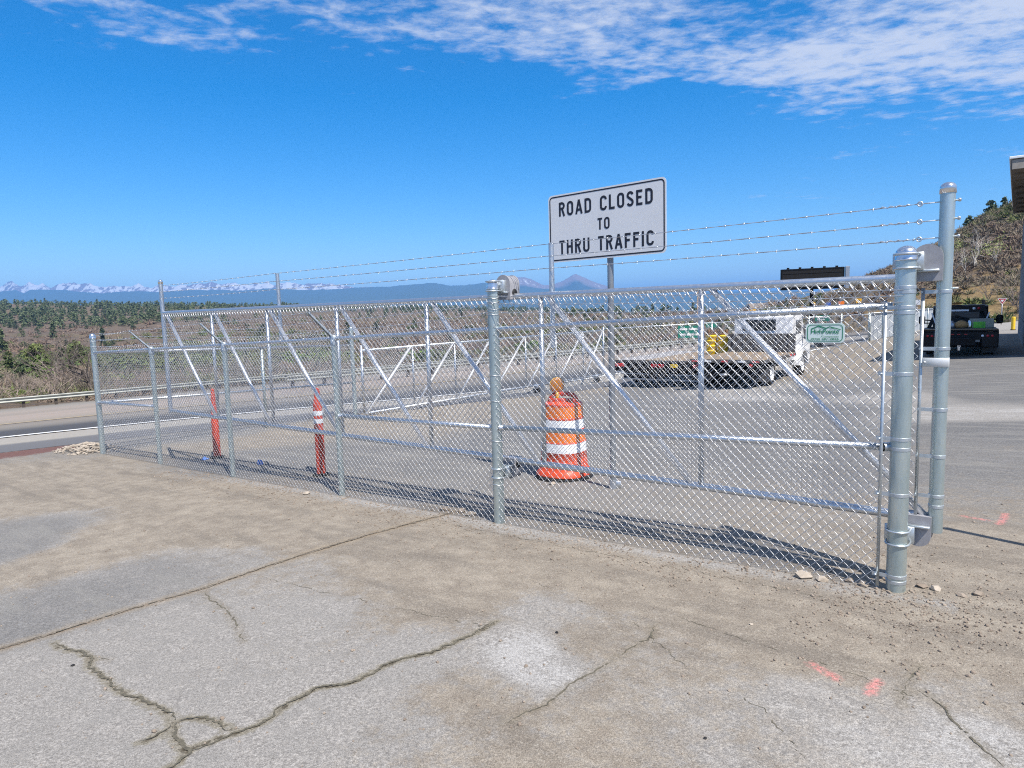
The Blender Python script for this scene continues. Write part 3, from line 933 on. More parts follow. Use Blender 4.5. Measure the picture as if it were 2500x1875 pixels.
def mountain(name, prof, y0, y1, seed, mt, rough_amp, foot=-96, nd_=60, back=1.35, freq=1.0, jit=0.0):
    """ridge whose crest follows prof = [(image column, image row)], standing at distance y1, foot at y0"""
    prof = np.array(prof, float)
    n_ = VNoise(seed)
    cols = np.linspace(prof[0, 0], prof[-1, 0], int((prof[-1, 0] - prof[0, 0]) / 2.6))
    rows = np.interp(cols, prof[:, 0], prof[:, 1])
    rows = rows - jit * (n_.ridge(cols / 26, cols * 0 + 3.3, 4) - .3)
    cz = CAMH + (hor(cols) - rows) / FPX * y1
    t = np.concatenate([np.linspace(0, 1, nd_), np.linspace(1.03, back, 12)])
    Vv = []; S = []
    for tt in t:
        y = y0 + (y1 - y0) * tt
        x = (cols - 1250) / FPX * y
        if tt <= 1:
            shape = tt ** 1.35
            z = foot + (cz - foot) * shape
        else:
            z = foot + (cz - foot) * (1 - (tt - 1) / (back - 1)) ** 1.3
        env = np.clip(tt * 1.6, 0, 1) * (1 if tt < 1 else 1 - (tt - 1) / (back - 1))
        z = z + rough_amp * env * (n_.ridge(x / 2600 * freq, y / 2600 * freq, 6) - .25)
        Vv.append(np.stack([x, np.full_like(x, y), z], 1)); S.append(np.clip((z - foot) / (cz - foot), 0, 1.3))
    Vv = np.concatenate(Vv); S = np.concatenate(S)
    k = len(cols); ii_ = np.arange(len(t) * k).reshape(len(t), k)
    f = np.stack([ii_[:-1, :-1], ii_[:-1, 1:], ii_[1:, 1:], ii_[1:, :-1]], -1).reshape(-1, 4)
    b = MB(); b.add(Vv, f)
    return tag(b.build(name, mt, attrs=dict(h=S)), kind="structure")


def mtn_mat(name, lo, rock, snow_lo, snow_hi, amt):
    mt = bpy.data.materials.new(name); mt.use_nodes = True
    nt = mt.node_tree
    for nd in list(nt.nodes): nt.nodes.remove(nd)
    K = Nodes(nt)
    out = K.n("ShaderNodeOutputMaterial"); bs = K.n("ShaderNodeBsdfPrincipled"); K.link(bs.outputs[0], out.inputs[0])
    t = K.n("ShaderNodeTexCoord")
    n1 = K.noise(K.scale(t.outputs["Object"], (1, .3, .7)), .0065, 7, .68); n2 = K.noise(t.outputs["Object"], .016, 5, .6)
    h = K.attr("h")
    hh = K.math('ADD', h, K.math('MULTIPLY', K.math('SUBTRACT', n1, .5), .35))
    c = K.mix(K.smooth(hh, snow_lo - .12, snow_lo + .05), lo, rock)
    sn = K.math('MULTIPLY', K.smooth(hh, snow_lo, snow_hi), K.smooth(K.math('ADD', n1, K.math('MULTIPLY', n2, .5)), .80 - amt * .1, .86 - amt * .1))
    c = K.mix(sn, c, (.52, .52, .53))
    c = K.mix(K.smooth(n1, .62, .70, 0, .35), c, (.16, .15, .12))
    K.link(c, bs.inputs["Base Color"]); bs.inputs["Roughness"].default_value = .95
    bs.inputs["Specular IOR Level"].default_value = .05
    return mt


snow_mt = mtn_mat("snowy_peaks_rock", (.05, .06, .06), (.17, .13, .125), .40, .55, .95)
blue_mt = mtn_mat("forested_far_slopes", (.06, .085, .06), (.06, .075, .05), 1.6, 1.9, 0)
peak_mt = mtn_mat("bare_twin_peaks_rock", (.045, .065, .05), (.20, .155, .145), .78, .92, -.1)
snowline = [(-700, 702), (-300, 700), (0, 704), (30, 702), (52, 692), (70, 702), (92, 693), (125, 694), (145, 704), (165, 697), (190, 694), (215, 699), (240, 694),
            (262, 701), (285, 700), (310, 698), (350, 696), (385, 699), (420, 697), (470, 699), (500, 698), (525, 692), (550, 698), (585, 692), (620, 695), (640, 693), (665, 694), (690, 698),
            (720, 691), (745, 695), (780, 698), (820, 697), (870, 700), (920, 700), (960, 703), (1010, 706), (1060, 716)]
mountain("snowy_mountains", snowline, 7700, 8800, 5, snow_mt, 45, foot=60, freq=9, jit=5.5)
foot_prof = [(-700, 720), (-100, 716), (0, 716), (60, 711), (78, 719), (95, 711), (140, 712), (180, 709), (240, 713), (300, 711), (350, 710), (420, 712), (500, 712), (600, 713), (680, 708),
             (760, 709), (820, 708), (880, 706), (940, 704), (1000, 700), (1030, 697), (1070, 694), (1110, 697), (1150, 694), (1190, 689), (1230, 690), (1330, 704), (1480, 706), (1560, 706), (1700, 708), (1900, 708), (2100, 709), (2300, 715), (2900, 725)]
mountain("forested_mountains", foot_prof, 3600, 8000, 11, blue_mt, 45, freq=2.2, jit=1.8)
twin = [(1160, 722), (1195, 700), (1225, 688), (1250, 679), (1262, 677), (1285, 683), (1302, 686), (1330, 695), (1349, 697), (1370, 689), (1390, 680), (1404, 673), (1411, 670), (1420, 673), (1440, 683), (1465, 694), (1493, 702), (1530, 708), (1600, 716)]
mountain("twin_mountains", twin, 6800, 8400, 8, peak_mt, 40, foot=60, freq=6, jit=1.4)


# ------------------------------------------------------------------ haze
hz = bpy.data.materials.new("haze_air"); hz.use_nodes = True
nt = hz.node_tree
for nd in list(nt.nodes): nt.nodes.remove(nd)
K = Nodes(nt)
out = K.n("ShaderNodeOutputMaterial"); pv = K.n("ShaderNodeVolumePrincipled")
pv.inputs["Color"].default_value = (.19, .48, 1.0, 1)
pv.inputs["Density"].default_value = 1.3e-4
pv.inputs["Anisotropy"].default_value = 0.0
K.link(pv.outputs[0], out.inputs["Volume"])
mb = MB(); mb.box((0, 8000, 270), (56000, 40400, 740))
tag(mb.build("haze", hz, smooth=False), kind="stuff")

# ------------------------------------------------------------------ fence pieces


def link_wires(mb, s0, s1, zb, zt, off, pitch=.0305, wr=.00160, pts=3, seg=4, amp=.0024, spikes=True, Uv=U, Nv=N, knuckle_bottom=True):
    """woven chain-link fabric between stations s0..s1; zb, zt: functions of s. Each wire is a flattened spiral."""
    nw = int(round((s1 - s0) / pitch))
    if nw < 1: return
    for w in range(nw):
        sa = s0 + pitch * w
        b, t_ = float(zb(sa)), float(zt(sa))
        nseg = max(2, int(round((t_ - b) / pitch)))
        hh = (t_ - b) / nseg
        S = []; Zc = []; O = []
        for k in range(nseg):
            a0 = (k + w) % 2; a1 = 1 - a0
            d = amp if a0 == 0 else -amp
            S.append(sa + pitch * a0); Zc.append(b + hh * k); O.append(0)
            if pts >= 3:
                for f in (.16, .84):
                    S.append(sa + pitch * (a0 + (a1 - a0) * f)); Zc.append(b + hh * (k + f)); O.append(d)
        S.append(sa + pitch * ((nseg + w) % 2)); Zc.append(b + hh * nseg); O.append(0)
        if spikes:
            S.append(S[-1] + .004); Zc.append(Zc[-1] + .028); O.append(0.002)
        yield_pts(mb, np.array(S), np.array(Zc), np.array(O) + off, wr, seg, Uv, Nv)


def yield_pts(mb, S, Zc, O, wr, seg, Uv, Nv):
    P = S[:, None] * Uv + O[:, None] * Nv + Zc[:, None] * Z
    k = len(P)
    T = np.empty_like(P); T[1:-1] = P[2:] - P[:-2]; T[0] = P[1] - P[0]; T[-1] = P[-1] - P[-2]
    T /= np.linalg.norm(T, axis=1, keepdims=True)
    n1 = np.broadcast_to(Nv, P.shape); n2 = np.cross(T, n1); n2 /= np.linalg.norm(n2, axis=1, keepdims=True)
    a = np.linspace(0, 2 * math.pi, seg, endpoint=False) + .4
    v = (P[:, None, :] + wr * (np.cos(a)[None, :, None] * n1[:, None, :] + np.sin(a)[None, :, None] * n2[:, None, :])).reshape(-1, 3)
    i = np.arange(k - 1)[:, None] * seg; j = np.arange(seg)[None, :]; j2 = (j + 1) % seg
    f = np.stack([i + j, i + j2, i + seg + j2, i + seg + j], -1).reshape(-1, 4)
    mb.add(v, f)


def fpos(s, off, z): return s * U + off * N + z * Z


def barb_strand(mb, P0, P1, sag=.0, gap=.125, r=.0021, barb=True, sd_=0):
    rr_ = random.Random(sd_)
    P0 = np.asarray(P0, float); P1 = np.asarray(P1, float); L = np.linalg.norm(P1 - P0)
    k = max(8, int(L / .05)); t = np.linspace(0, 1, k)
    P = P0 + t[:, None] * (P1 - P0); P[:, 2] -= sag * 4 * t * (1 - t)
    d = (P1 - P0) / L; side = np.cross(d, Z); side /= np.linalg.norm(side)
    ph = np.arange(k) * 1.3
    for s_ in (0, math.pi):
        mb.tube(P + .0019 * (np.cos(ph + s_)[:, None] * side + np.sin(ph + s_)[:, None] * Z), r * .75, 4, False)
    if not barb: return
    s = gap * .5
    while s < L:
        tt = s / L; c = P0 + tt * (P1 - P0); c[2] -= sag * 4 * tt * (1 - tt)
        mb.tube([c - d * .006, c + d * .0055], .0036, 5)
        for q in range(4):
            an = q * math.pi / 2 + rr_.random()
            v = math.cos(an) * side + math.sin(an) * Z + d * (.35 if q % 2 else -.35)
            mb.tube([c, c + .015 * v], [.0014, .0005], 3, False)
        s += gap * (.93 + .14 * rr_.random())


def ring(mb, c, r, h, thick=.003, seg=18, ax=2):
    mb.lathe(c, [(r, -h / 2), (r + thick, -h / 2 + .002), (r + thick, h / 2 - .002), (r, h / 2)], seg, ax)


# ---- front fence posts: (base px, top px)
FP = [((2193, 1433), (2207, 600), .0505, 'big'), ((1218, 1258), (1203, 682), .045, 'big'), ((829, 1195), (821, 826), .030, 'line'),
      ((568, 1150), (548, 846), .030, 'line'), ((387, 1120), (374, 858), .030, 'line'), ((250, 1098), (226, 814), .040, 'end')]
posts = []
for b, t, r, k in FP:
    B_ = V(b[0], b[1], NF); T_ = V(t[0], t[1], NF)
    s = (B_ @ U + T_ @ U) / 2
    posts.append(dict(s=s, zb=float(H(*(s * U + NF * N)[:2])), zt=T_[2], r=r, k=k))
sR, sM, sP0 = posts[0]['s'], posts[1]['s'], posts[5]['s']
rail_pts = [(2160, 747), (1206, 809), (822, 823), (548, 842), (373, 851), (230, 863)]
rs = []; rz = []
for p in rail_pts:
    v = V(p[0], p[1], NF); rs.append(v @ U); rz.append(v[2])
kfit = np.polyfit(rs, rz, 1)
railz = lambda s: float(np.polyval(kfit, s))
gz = lambda s, off=NF: float(H(*(s * U + off * N)[:2]))

fence = thing("chain_link_fence", "long galvanized chain link fence in front of the sliding gate, nearest the camera", "fence", gp(*(sM * U + NF * N)[:2]))
for p in posts:
    b = MB()
    base = fpos(p['s'], NF, p['zb'] - .05); top = fpos(p['s'], NF, p['zt'] - (.045 if p['k'] != 'line' else 0))
    b.tube([base, base * .5 + top * .5, top], p['r'], 24)
    po = b.build("fence_post", galv_post, fence, auto=50)
    if p['k'] != 'line':
        b = MB(); b.lathe(top, [(p['r'] + .001, -.035), (p['r'] + .006, -.035), (p['r'] + .006, -.03), (p['r'] + .004, -.028), (p['r'] + .004, .0)], 24)
        b.dome(top, p['r'] + .004, .045, 24)
        b.build("post_cap", alu_cap, po)
    if p['k'] == 'line':
        b = MB()
        # barb arm leaning to the camera side at 45 degrees, pressed channel with cast socket
        top = fpos(p['s'], NF, railz(p['s']) + .0)
        tip = top - .26 * N + .27 * Z + .04 * U
        ax_ = (tip - top) / np.linalg.norm(tip - top); sd_ = U; nn_ = np.cross(ax_, sd_)
        wq = .022
        pts_ = [(-wq, -.010), (wq, -.010), (wq, .010), (wq - .005, .010), (wq - .005, -.005), (-wq + .005, -.005), (-wq + .005, .010), (-wq, .010)]
        va = [top + x * sd_ + y * nn_ for x, y in pts_]; vb = [tip + .7 * x * sd_ + .7 * y * nn_ for x, y in pts_]
        b.add(va + vb, [(i, (i + 1) % 8, 8 + (i + 1) % 8, 8 + i) for i in range(8)])
        b.lathe(top, [(.031, -.07), (.036, -.068), (.036, .02), (.030, .035), (.02, .04)], 16)
        b.build("barb_arm", band_m, fence, auto=40)

b = MB(); b.tube([fpos(s, NF, railz(s)) for s in np.linspace(sR + .06, sP0 - .03, 12)], .021, 14)
b.build("top_rail", galv, fence)
mids = [((2150, 1089), (1240, 1046)), ((1195, 1043), (838, 1016)), ((376, 992), (243, 983))]
mz = []
for a, c_ in mids:
    A_ = V(a[0], a[1], NF); C_ = V(c_[0], c_[1], NF)
    sa, sc_ = A_ @ U, C_ @ U
    s_lo = min(posts, key=lambda p: abs(p['s'] - sa))['s']; s_hi = min(posts, key=lambda p: abs(p['s'] - sc_))['s']
    b = MB(); b.tube([fpos(s_lo + .03, NF, A_[2]), fpos(s_hi - .03, NF, C_[2])], .021, 14)
    for s_, z_ in ((s_lo + .06, A_[2]), (s_hi - .06, C_[2])):
        b.lathe(fpos(s_, NF, z_), [(.027, -.03), (.027, .03)], 12, 0)
    b.build("mid_rail", galv, fence)
MESHOFF = NF - .036
bottoms = lambda s: gz(s, NF - .03) + .012
bays = list(zip(posts[:-1], posts[1:]))
for i, (pa, pb) in enumerate(bays):
    b = MB()
    s0 = pa['s'] + (.088 if i == 0 else .0)
    off = MESHOFF - (.0)
    def zt(s): return railz(s) + .055
    for _ in (0,):
        link_wires(b, s0, pb['s'] + (-.06 if i == 4 else 0), bottoms, zt, off - (.028 if False else 0))
    o = b.build("chain_link_mesh", wire_m, fence)
    o["kind"] = "stuff"
# tension bars, bands, ties, bottom wire
def band_rows(px, rows, off):
    return [float(V(px, y, off)[2]) for y in rows]
b = MB()
sb = sR + .088
b.box(fpos(sb, MESHOFF - .004, (railz(sb) + .05 + bottoms(sb)) / 2), (1, 1, 1), None) if False else None
zt0, zb0 = railz(sb) + .03, bottoms(sb) + .01
R3 = np.stack([U, N, Z], 1)
b.box(fpos(sb, MESHOFF, (zt0 + zb0) / 2), (.017, .006, zt0 - zb0), R3)
b.build("tension_bar", band_m, fence)
for k, z_ in enumerate(band_rows(2203, [702, 713, 750, 763, 912, 1071, 1095, 1207, 1407, 1420], NF)):
    b = MB(); c_ = fpos(sR, NF, z_); ring(b, c_, posts[0]['r'], .021)
    if k in (2, 4, 5, 7, 8):
        b.box(fpos(sR + .075, NF - .034, z_), (.085, .004, .022), R3); b.tube([fpos(sR + .098, NF - .05, z_), fpos(sR + .098, NF - .015, z_)], .007, 8)
        b.dome(fpos(sR + .098, NF - .05, z_), .009, .006, 8)
    if k == 6: b.box(fpos(sR + .068, NF - .0, z_), (.05, .004, .022), R3)
    b.build("post_band", band_m, fence, auto=40)
for z_ in band_rows(1210, [728, 738, 755, 768, 916, 978, 1075, 1180], NF):
    b = MB(); c_ = fpos(sM, NF, z_)
    a = np.linspace(0, 2 * math.pi, 17)
    b.tube([c_ + (posts[1]['r'] + .003) * (math.cos(t) * U + math.sin(t) * N) + .004 * math.sin(3 * t) * Z for t in a], .0028, 6)
    b.build("tie_wire", wire_m, fence)
for z_ in band_rows(232, [824, 835, 847, 866, 930, 985, 1040], NF):
    b = MB(); ring(b, fpos(sP0, NF, z_), posts[5]['r'], .02); b.build("post_band", band_m, fence, auto=40)
b = MB()
for s in np.arange(sR + .5, sP0 - .2, .42):
    c_ = fpos(s, NF, railz(s)); a = np.linspace(0, 2 * math.pi, 11)
    b.tube([c_ + .0245 * (math.cos(t) * N + math.sin(t) * Z) + .006 * U * math.sin(t * 2) for t in a], .0022, 5)
o = b.build("rail_tie", wire_m, fence); o["kind"] = "stuff"
# three strands over the fabric
zsM = [float(V(1208, y, NF)[2]) for y in (723, 741, 762)]
zsR = [float(V(2205, y, NF)[2]) for y in (708, 722, 737)]
zsP = [float(V(230, y, NF)[2]) for y in (820, 831, 846)]
tips = []
for p in posts[2:5]:
    top = fpos(p['s'], NF, railz(p['s'])); tip = top - .26 * N + .27 * Z
    tips.append((top, tip))
for i, f in enumerate((.95, .62, .28)):
    b = MB()
    chain = [fpos(sR, NF - posts[0]['r'] - .004, zsR[i]), fpos(sM, NF - posts[1]['r'] - .004, zsM[i])] + [t0 + f * (t1 - t0) + .014 * Z for t0, t1 in tips] + [fpos(sP0, NF - .045, zsP[i])]
    for j, (p0, p1) in enumerate(zip(chain[:-1], chain[1:])):
        barb_strand(b, p0, p1, .012 + .006 * i, .13, .0020, sd_=i * 9 + j)
    b.build("barbed_wire", barb_m, fence)


# ---- roller assemblies
def roller(sp, rpost, z_rail, upper, parent):
    """clamped nylon roller under a grey cover, on the gate side of the post"""
    off = NG; sg = 1 if upper else -1
    s_c = sp - (.088 if rpost > .048 else .035)
    b = MB()
    L, w, h = (.115, .070, .150) if upper else (.10, .060, .128)
    arch = [(-w, -.045), (-w, h - w)] + [(w * math.cos(t), h - w + w * math.sin(t)) for t in np.linspace(math.pi, 0, 14)][1:-1] + [(w, h - w), (w, -.045)]
    O = fpos(s_c, off - L / 2, z_rail + sg * .022)
    b.prism(arch, O, U, Z * sg, N * L)
    b.build("roller_cover", poly_grey, parent, auto=35)
    o = bpy.data.objects[[q.name for q in parent.children if q.name.startswith("roller_cover")][-1]]
    for e in (-.006, L - .006):
        b = MB(); a2 = [(x * 1.05, y * 1.03) for x, y in arch]
        b.prism(a2, fpos(s_c, off - L / 2 + e, z_rail + sg * .022), U, Z * sg, N * .012); b.build("cover_rim", poly_grey, o, auto=35)
    hole = [(.032 * math.cos(t), .032 * math.sin(t)) for t in np.linspace(0, 2 * math.pi, 17)[:-1]]
    for e in (-w - .002, w):
        b = MB(); b.prism(hole, fpos(s_c + e, off, z_rail + sg * .030), N, Z, U * .002); b.build("dark_opening_disc", black_rub, o)  # black disc laid on the cover for the darkness inside the hole
    b = MB()
    zc = z_rail + sg * .085
    for dz in (-.038, .038):
        a = np.linspace(math.pi * 1.0, math.pi * 2.0, 13)
        rr_ = rpost + .008
        pts = [fpos(sp + rr_, NF + .075, zc + dz)] + [fpos(sp, NF, zc + dz) - rr_ * (math.cos(t) * U) + rr_ * math.sin(t) * N for t in a] + [fpos(sp - rr_, NF + .075, zc + dz)]
        pts[0], pts[-1] = fpos(sp + rr_, NF + .075, zc + dz), fpos(sp - rr_, NF + .075, zc + dz)
        # run the bolt from one leg round the front to the other
        arc = [fpos(sp, NF, zc + dz) + rr_ * (math.cos(t) * U - math.sin(t) * N) for t in np.linspace(0, math.pi, 13)]
        pts = [fpos(sp + rr_, NF + .075, zc + dz)] + arc + [fpos(sp - rr_, NF + .075, zc + dz)]
        b.tube(pts, .0062, 8)
    b.build("u_bolt", band_m, o)
    b = MB()
    b.box(fpos(sp, NF + rpost + .012, zc), (rpost * 2 + .05, .010, .10), R3, .003)
    b.box(fpos(sp - rpost - .018, NF + rpost + .035, zc), (.012, .045, .095), R3, .003)
    b.box(fpos(s_c, NF + rpost + .03, z_rail + sg * .032), (.12, .03, .014), R3, .003)
    b.build("roller_bracket", band_m, o)


GZB, GZT = .362, 1.735
for p in posts[:2]:
    roller(p['s'], p['r'], GZT, True, fence)
    roller(p['s'], p['r'], GZB, False, fence)

# ---- the sliding gate
gs = [9.61, 8.332, 7.081, 5.794, 4.474, 3.18, 1.843, .432]
gate = thing("sliding_gate", "wide galvanized cantilever gate with diagonal braces and three barbed wire strands, behind the front fence", "gate", fpos(4.5, NG, -.2))
b = MB(); b.tube([fpos(9.64, NG, GZT), fpos(.45, NG, GZT)], .0245, 18); b.build("top_rail", galv, gate, auto=60)
b = MB(); b.tube([fpos(9.64, NG, GZB), fpos(.45, NG, GZB)], .0255, 18); b.build("bottom_rail", galv, gate, auto=60)
for i, s in enumerate(gs[1:-1]):
    b = MB(); b.tube([fpos(s, NG, GZB), fpos(s, NG, GZT)], .0195, 14); b.build("upright", galv, gate)
for s0, s1 in zip(gs[:-1], gs[1:]):
    b = MB(); b.tube([fpos(s0 - .07, NG, GZT - .015), fpos(s1 + .07, NG, GZB + .015)], .0205, 14); b.build("diagonal_brace", mat("glint_lightened_brace", (.80, .82, .85), .50, .85, .15, 38, rvar=.06), gate)  # pipe colour lightened on the braces to carry their sun glint
topz = {9.64: float(V(390, 688, NG)[2]), 6.888: float(V(668, 668, NG)[2]), 3.10: float(V(1339, 592, NG)[2]), .45: float(V(2316, 458, NG)[2])}
for s, zt_ in topz.items():
    b = MB()
    end = s > 9 or s < 1
    r_ = .0365 if s < 1 else (.028 if end else .021)
    lo = (.292 if s < 1 else GZB - .03) if end else GZT - .42
    b.tube([fpos(s, NG + (0 if end else .045), lo), fpos(s, NG + (0 if end else .045), zt_)], r_, 18)
    po = b.build("end_post" if end else "barb_post", galv_post if s < 1 else galv, gate, auto=50)
    if end:
        b = MB(); b.lathe(fpos(s, NG, zt_), [(r_, -.03), (r_ + .004, -.03), (r_ + .003, 0)], 18); b.dome(fpos(s, NG, zt_), r_ + .003, .03, 18); b.build("post_cap", alu_cap, po)
rowsL = [698, 713, 729]; rowsR = [494, 538, 581]
zl = [float(V(394, y, NG)[2]) for y in rowsL]; zr = [float(V(2300, y, NG)[2]) for y in rowsR]
ssort = sorted(topz, reverse=True)
for i in range(3):
    b = MB()
    zAt = lambda s: zl[i] + (zr[i] - zl[i]) * (9.6 - s) / (9.6 - .45)
    sts = [9.64, 6.888, 3.10, .45 + .115]
    for j, (a_, c_) in enumerate(zip(sts[:-1], sts[1:])):
        barb_strand(b, fpos(a_, NG - .03, zAt(a_)), fpos(c_, NG - .03, zAt(c_)), .006, .125, .0021, sd_=40 + i * 7 + j)
    # eye bolt and wrapped tail at the latch end
    z_ = zAt(.5)
    b.tube([fpos(.60, NG - .03, z_), fpos(.53, NG - .02, z_ + .001), fpos(.40, NG, z_ + .004)], .0035, 6)
    b.tube([fpos(.575, NG - .03, z_) + .012 * (math.cos(t) * U + math.sin(t) * Z) for t in np.linspace(0, 6.28, 12)], .0035, 6)
    b.tube([fpos(.62 + .014 * k, NG - .03, z_) + .006 * (math.sin(k * 2.1) * Z + math.cos(k * 2.1) * N) for k in range(12)], .003, 5)
    b.tube([fpos(.45 - .035, NG, z_ + .005), fpos(.45 - .062, NG, z_ + .005)], .005, 8)
    b.lathe(fpos(.45 - .055, NG, z_ + .005), [(.0005, -.004), (.010, -.004), (.010, .004), (.0005, .004)], 8, 0)
    b.build("barbed_wire", barb_m, gate)
b = MB()
link_wires(b, .56, 9.60, lambda s: GZB + .012, lambda s: GZT - .012, NG - .033, spikes=False)
o = b.build("chain_link_mesh", wire_m, gate); o["kind"] = "stuff"
b = MB()
for s in np.arange(.60, 9.58, .0596):
    b.tube([fpos(s + .030, NG - .022, GZT - .017), fpos(s + .014, NG - .037, GZT - .034), fpos(s - .012, NG - .036, GZT - .072)], .0038, 5)
o = b.build("top_tie", wire_m, gate); o["kind"] = "stuff"
b = MB()
z0, z1 = GZB + .02, GZT - .06
b.box(fpos(.545, NG - .033, (z0 + z1) / 2), (.017, .006, z1 - z0), R3); b.build("tension_bar", band_m, gate)
for k, z_ in enumerate(band_rows(2318, [711, 851, 1001, 1116, 1214, 1239], NG)):
    b = MB(); ring(b, fpos(.45, NG, z_), .0365, .020)
    if k < 5:
        b.box(fpos(.51, NG - .028, z_), (.085, .004, .02), R3); b.tube([fpos(.55, NG - .045, z_), fpos(.55, NG - .012, z_)], .0065, 8)
    b.build("post_band", band_m, gate, auto=40)
b = MB()
zb_ = float(V(2318, 884, NG)[2])
b.box(fpos(.475, NG - .046, zb_), (.125, .006, .05), R3, .002); b.box(fpos(.415, NG - .02, zb_), (.006, .055, .05), R3, .002)
b.tube([fpos(.525, NG - .053, zb_), fpos(.525, NG - .043, zb_)], .006, 8)
b.build("latch_plate", mat("zinc_plate", (.62, .64, .65), .55, .4, .1, 20), gate)
b = MB(); zq = float(V(2318, 704, NG)[2])
for z_, s_ in ((float(V(2335, 492, NG)[2]), 0),):
    pass
b.tube([fpos(.415, NG, zq), fpos(.385, NG, zq)], .006, 8); b.build("band_bolt", band_m, gate)

# company sign hung on the gate
sc_ = V(2014, 813, NF - .05)
cs, cz_ = sc_ @ U, sc_[2]
wv, hv = .56, .27
pL, pR = V(1967, 815, NF - .05) @ U, V(2062, 813, NF - .05) @ U
wv = abs(pL - pR); hv = float(V(2014, 790, NF - .05)[2] - V(2014, 837, NF - .05)[2])
plate = thing("company_sign", "pale green HighPointe company plate wired to the fence mesh", "sign", fpos(cs, NF - .05, cz_ - hv / 2))
SX, SO = -U, fpos(cs, NF - .052, cz_)


def rrect(w, h, r, n_=5):
    p = []
    for cx_, cy_, a0 in ((w / 2 - r, h / 2 - r, 0), (-w / 2 + r, h / 2 - r, 90), (-w / 2 + r, -h / 2 + r, 180), (w / 2 - r, -h / 2 + r, 270)):
        for t in np.linspace(a0, a0 + 90, n_):
            p.append((cx_ + r * math.cos(math.radians(t)), cy_ + r * math.sin(math.radians(t))))
    return p


def ribbon(mb, pts, w, O, X, Y, closed=False, dz=0.0, nrm=None):
    p = np.asarray(pts, float)
    p = p[np.concatenate([[True], np.linalg.norm(np.diff(p, axis=0), axis=1) > 1e-5])]
    k = len(p)
    if closed: nx_, pv_ = np.roll(p, -1, 0), np.roll(p, 1, 0)
    else:
        nx_ = np.concatenate([p[1:], [2 * p[-1] - p[-2]]]); pv_ = np.concatenate([[2 * p[0] - p[1]], p[:-1]])
    d1 = p - pv_; d2 = nx_ - p
    d1 /= np.maximum(np.linalg.norm(d1, axis=1, keepdims=True), 1e-9); d2 /= np.maximum(np.linalg.norm(d2, axis=1, keepdims=True), 1e-9)
    t = d1 + d2; t /= np.maximum(np.linalg.norm(t, axis=1, keepdims=True), 1e-9)
    nn_ = np.stack([-t[:, 1], t[:, 0]], 1)
    c_ = np.clip((t * d1).sum(1), .5, 1)[:, None]
    a = p + nn_ * w / 2 / c_; b_ = p - nn_ * w / 2 / c_
    n3 = np.cross(X, Y) if nrm is None else nrm
    v = [O + q[0] * X + q[1] * Y + dz * n3 for q in np.concatenate([a, b_])]
    m_ = k if closed else k - 1
    mb.add(v, [(i, (i + 1) % k, k + (i + 1) % k, k + i) for i in range(m_)])


b = MB(); b.prism(rrect(wv, hv, .02), SO, SX, Z, N * .004); b.build("plate", plate_sign, plate, smooth=False)
b = MB(); ribbon(b, rrect(wv * .90, hv * .84, .02), .004, SO, SX, Z, True, .0012, -N)
mt_pts = [(-.36, .17), (-.26, .25), (-.17, .33), (-.10, .30), (-.02, .24), (.05, .20)]
b2 = [(.0, .17), (.06, .24), (.12, .29), (.2, .25), (.30, .19), (.40, .13)]
for ln, w_, k in ((mt_pts, .012, 1), (b2, .010, 2), ([(-.17, .33), (-.12, .25), (-.06, .20)], .006, 3), ([(.12, .29), (.18, .22), (.25, .17)], .005, 4)):
    ribbon(b, [(x * wv, (y + .035) * hv) for x, y in ln], w_ * .5, SO, SX, Z, False, .0012 + k * .0002, -N)
b.build("logo_line", green_ink, plate, smooth=False)


def text_mesh(txt, name, mt, parent, O, X, Y, nrm, width, height, dz=.0015, bold=False, spacing=1.0):
    cu = bpy.data.curves.new("t", 'FONT'); cu.body = txt; cu.align_x = 'CENTER'; cu.align_y = 'CENTER'; cu.size = 1.0; cu.space_character = spacing
    if bold: cu.offset = .018
    cu.resolution_u = 3
    ob = bpy.data.objects.new("t", cu); COL.objects.link(ob)
    dg = bpy.context.evaluated_depsgraph_get(); dg.update()
    me = bpy.data.meshes.new_from_object(ob.evaluated_get(dg))
    bpy.data.objects.remove(ob)
    v = np.array([x.co[:] for x in me.vertices])
    fs = [tuple(p.vertices) for p in me.polygons]
    lo, hi = v[:, :2].min(0), v[:, :2].max(0)
    v2 = (v[:, :2] - (lo + hi) / 2) / (hi - lo) * np.array([width, height])
    P = O + v2[:, :1] * X + v2[:, 1:] * Y + dz * nrm
    b = MB()
    n0 = b.n; b.V.append(P); b.n = len(P)
    for f in fs: b.F.append((np.array([f]), 0))
    return b.build(name, mt, parent, smooth=False)


text_mesh("HighPointe", "lettering", green_ink, plate, SO + .045 * hv * Z, SX, Z, -N, wv * .72, hv * .30, spacing=.95, bold=True)
text_mesh("Companies", "lettering", green_ink, plate, SO - .19 * hv * Z - (-.13) * wv * SX, SX, Z, -N, wv * .45, hv * .13)
text_mesh("(970) 381-2836", "lettering", green_ink, plate, SO - .325 * hv * Z, SX, Z, -N, wv * .72, hv * .13, bold=True)

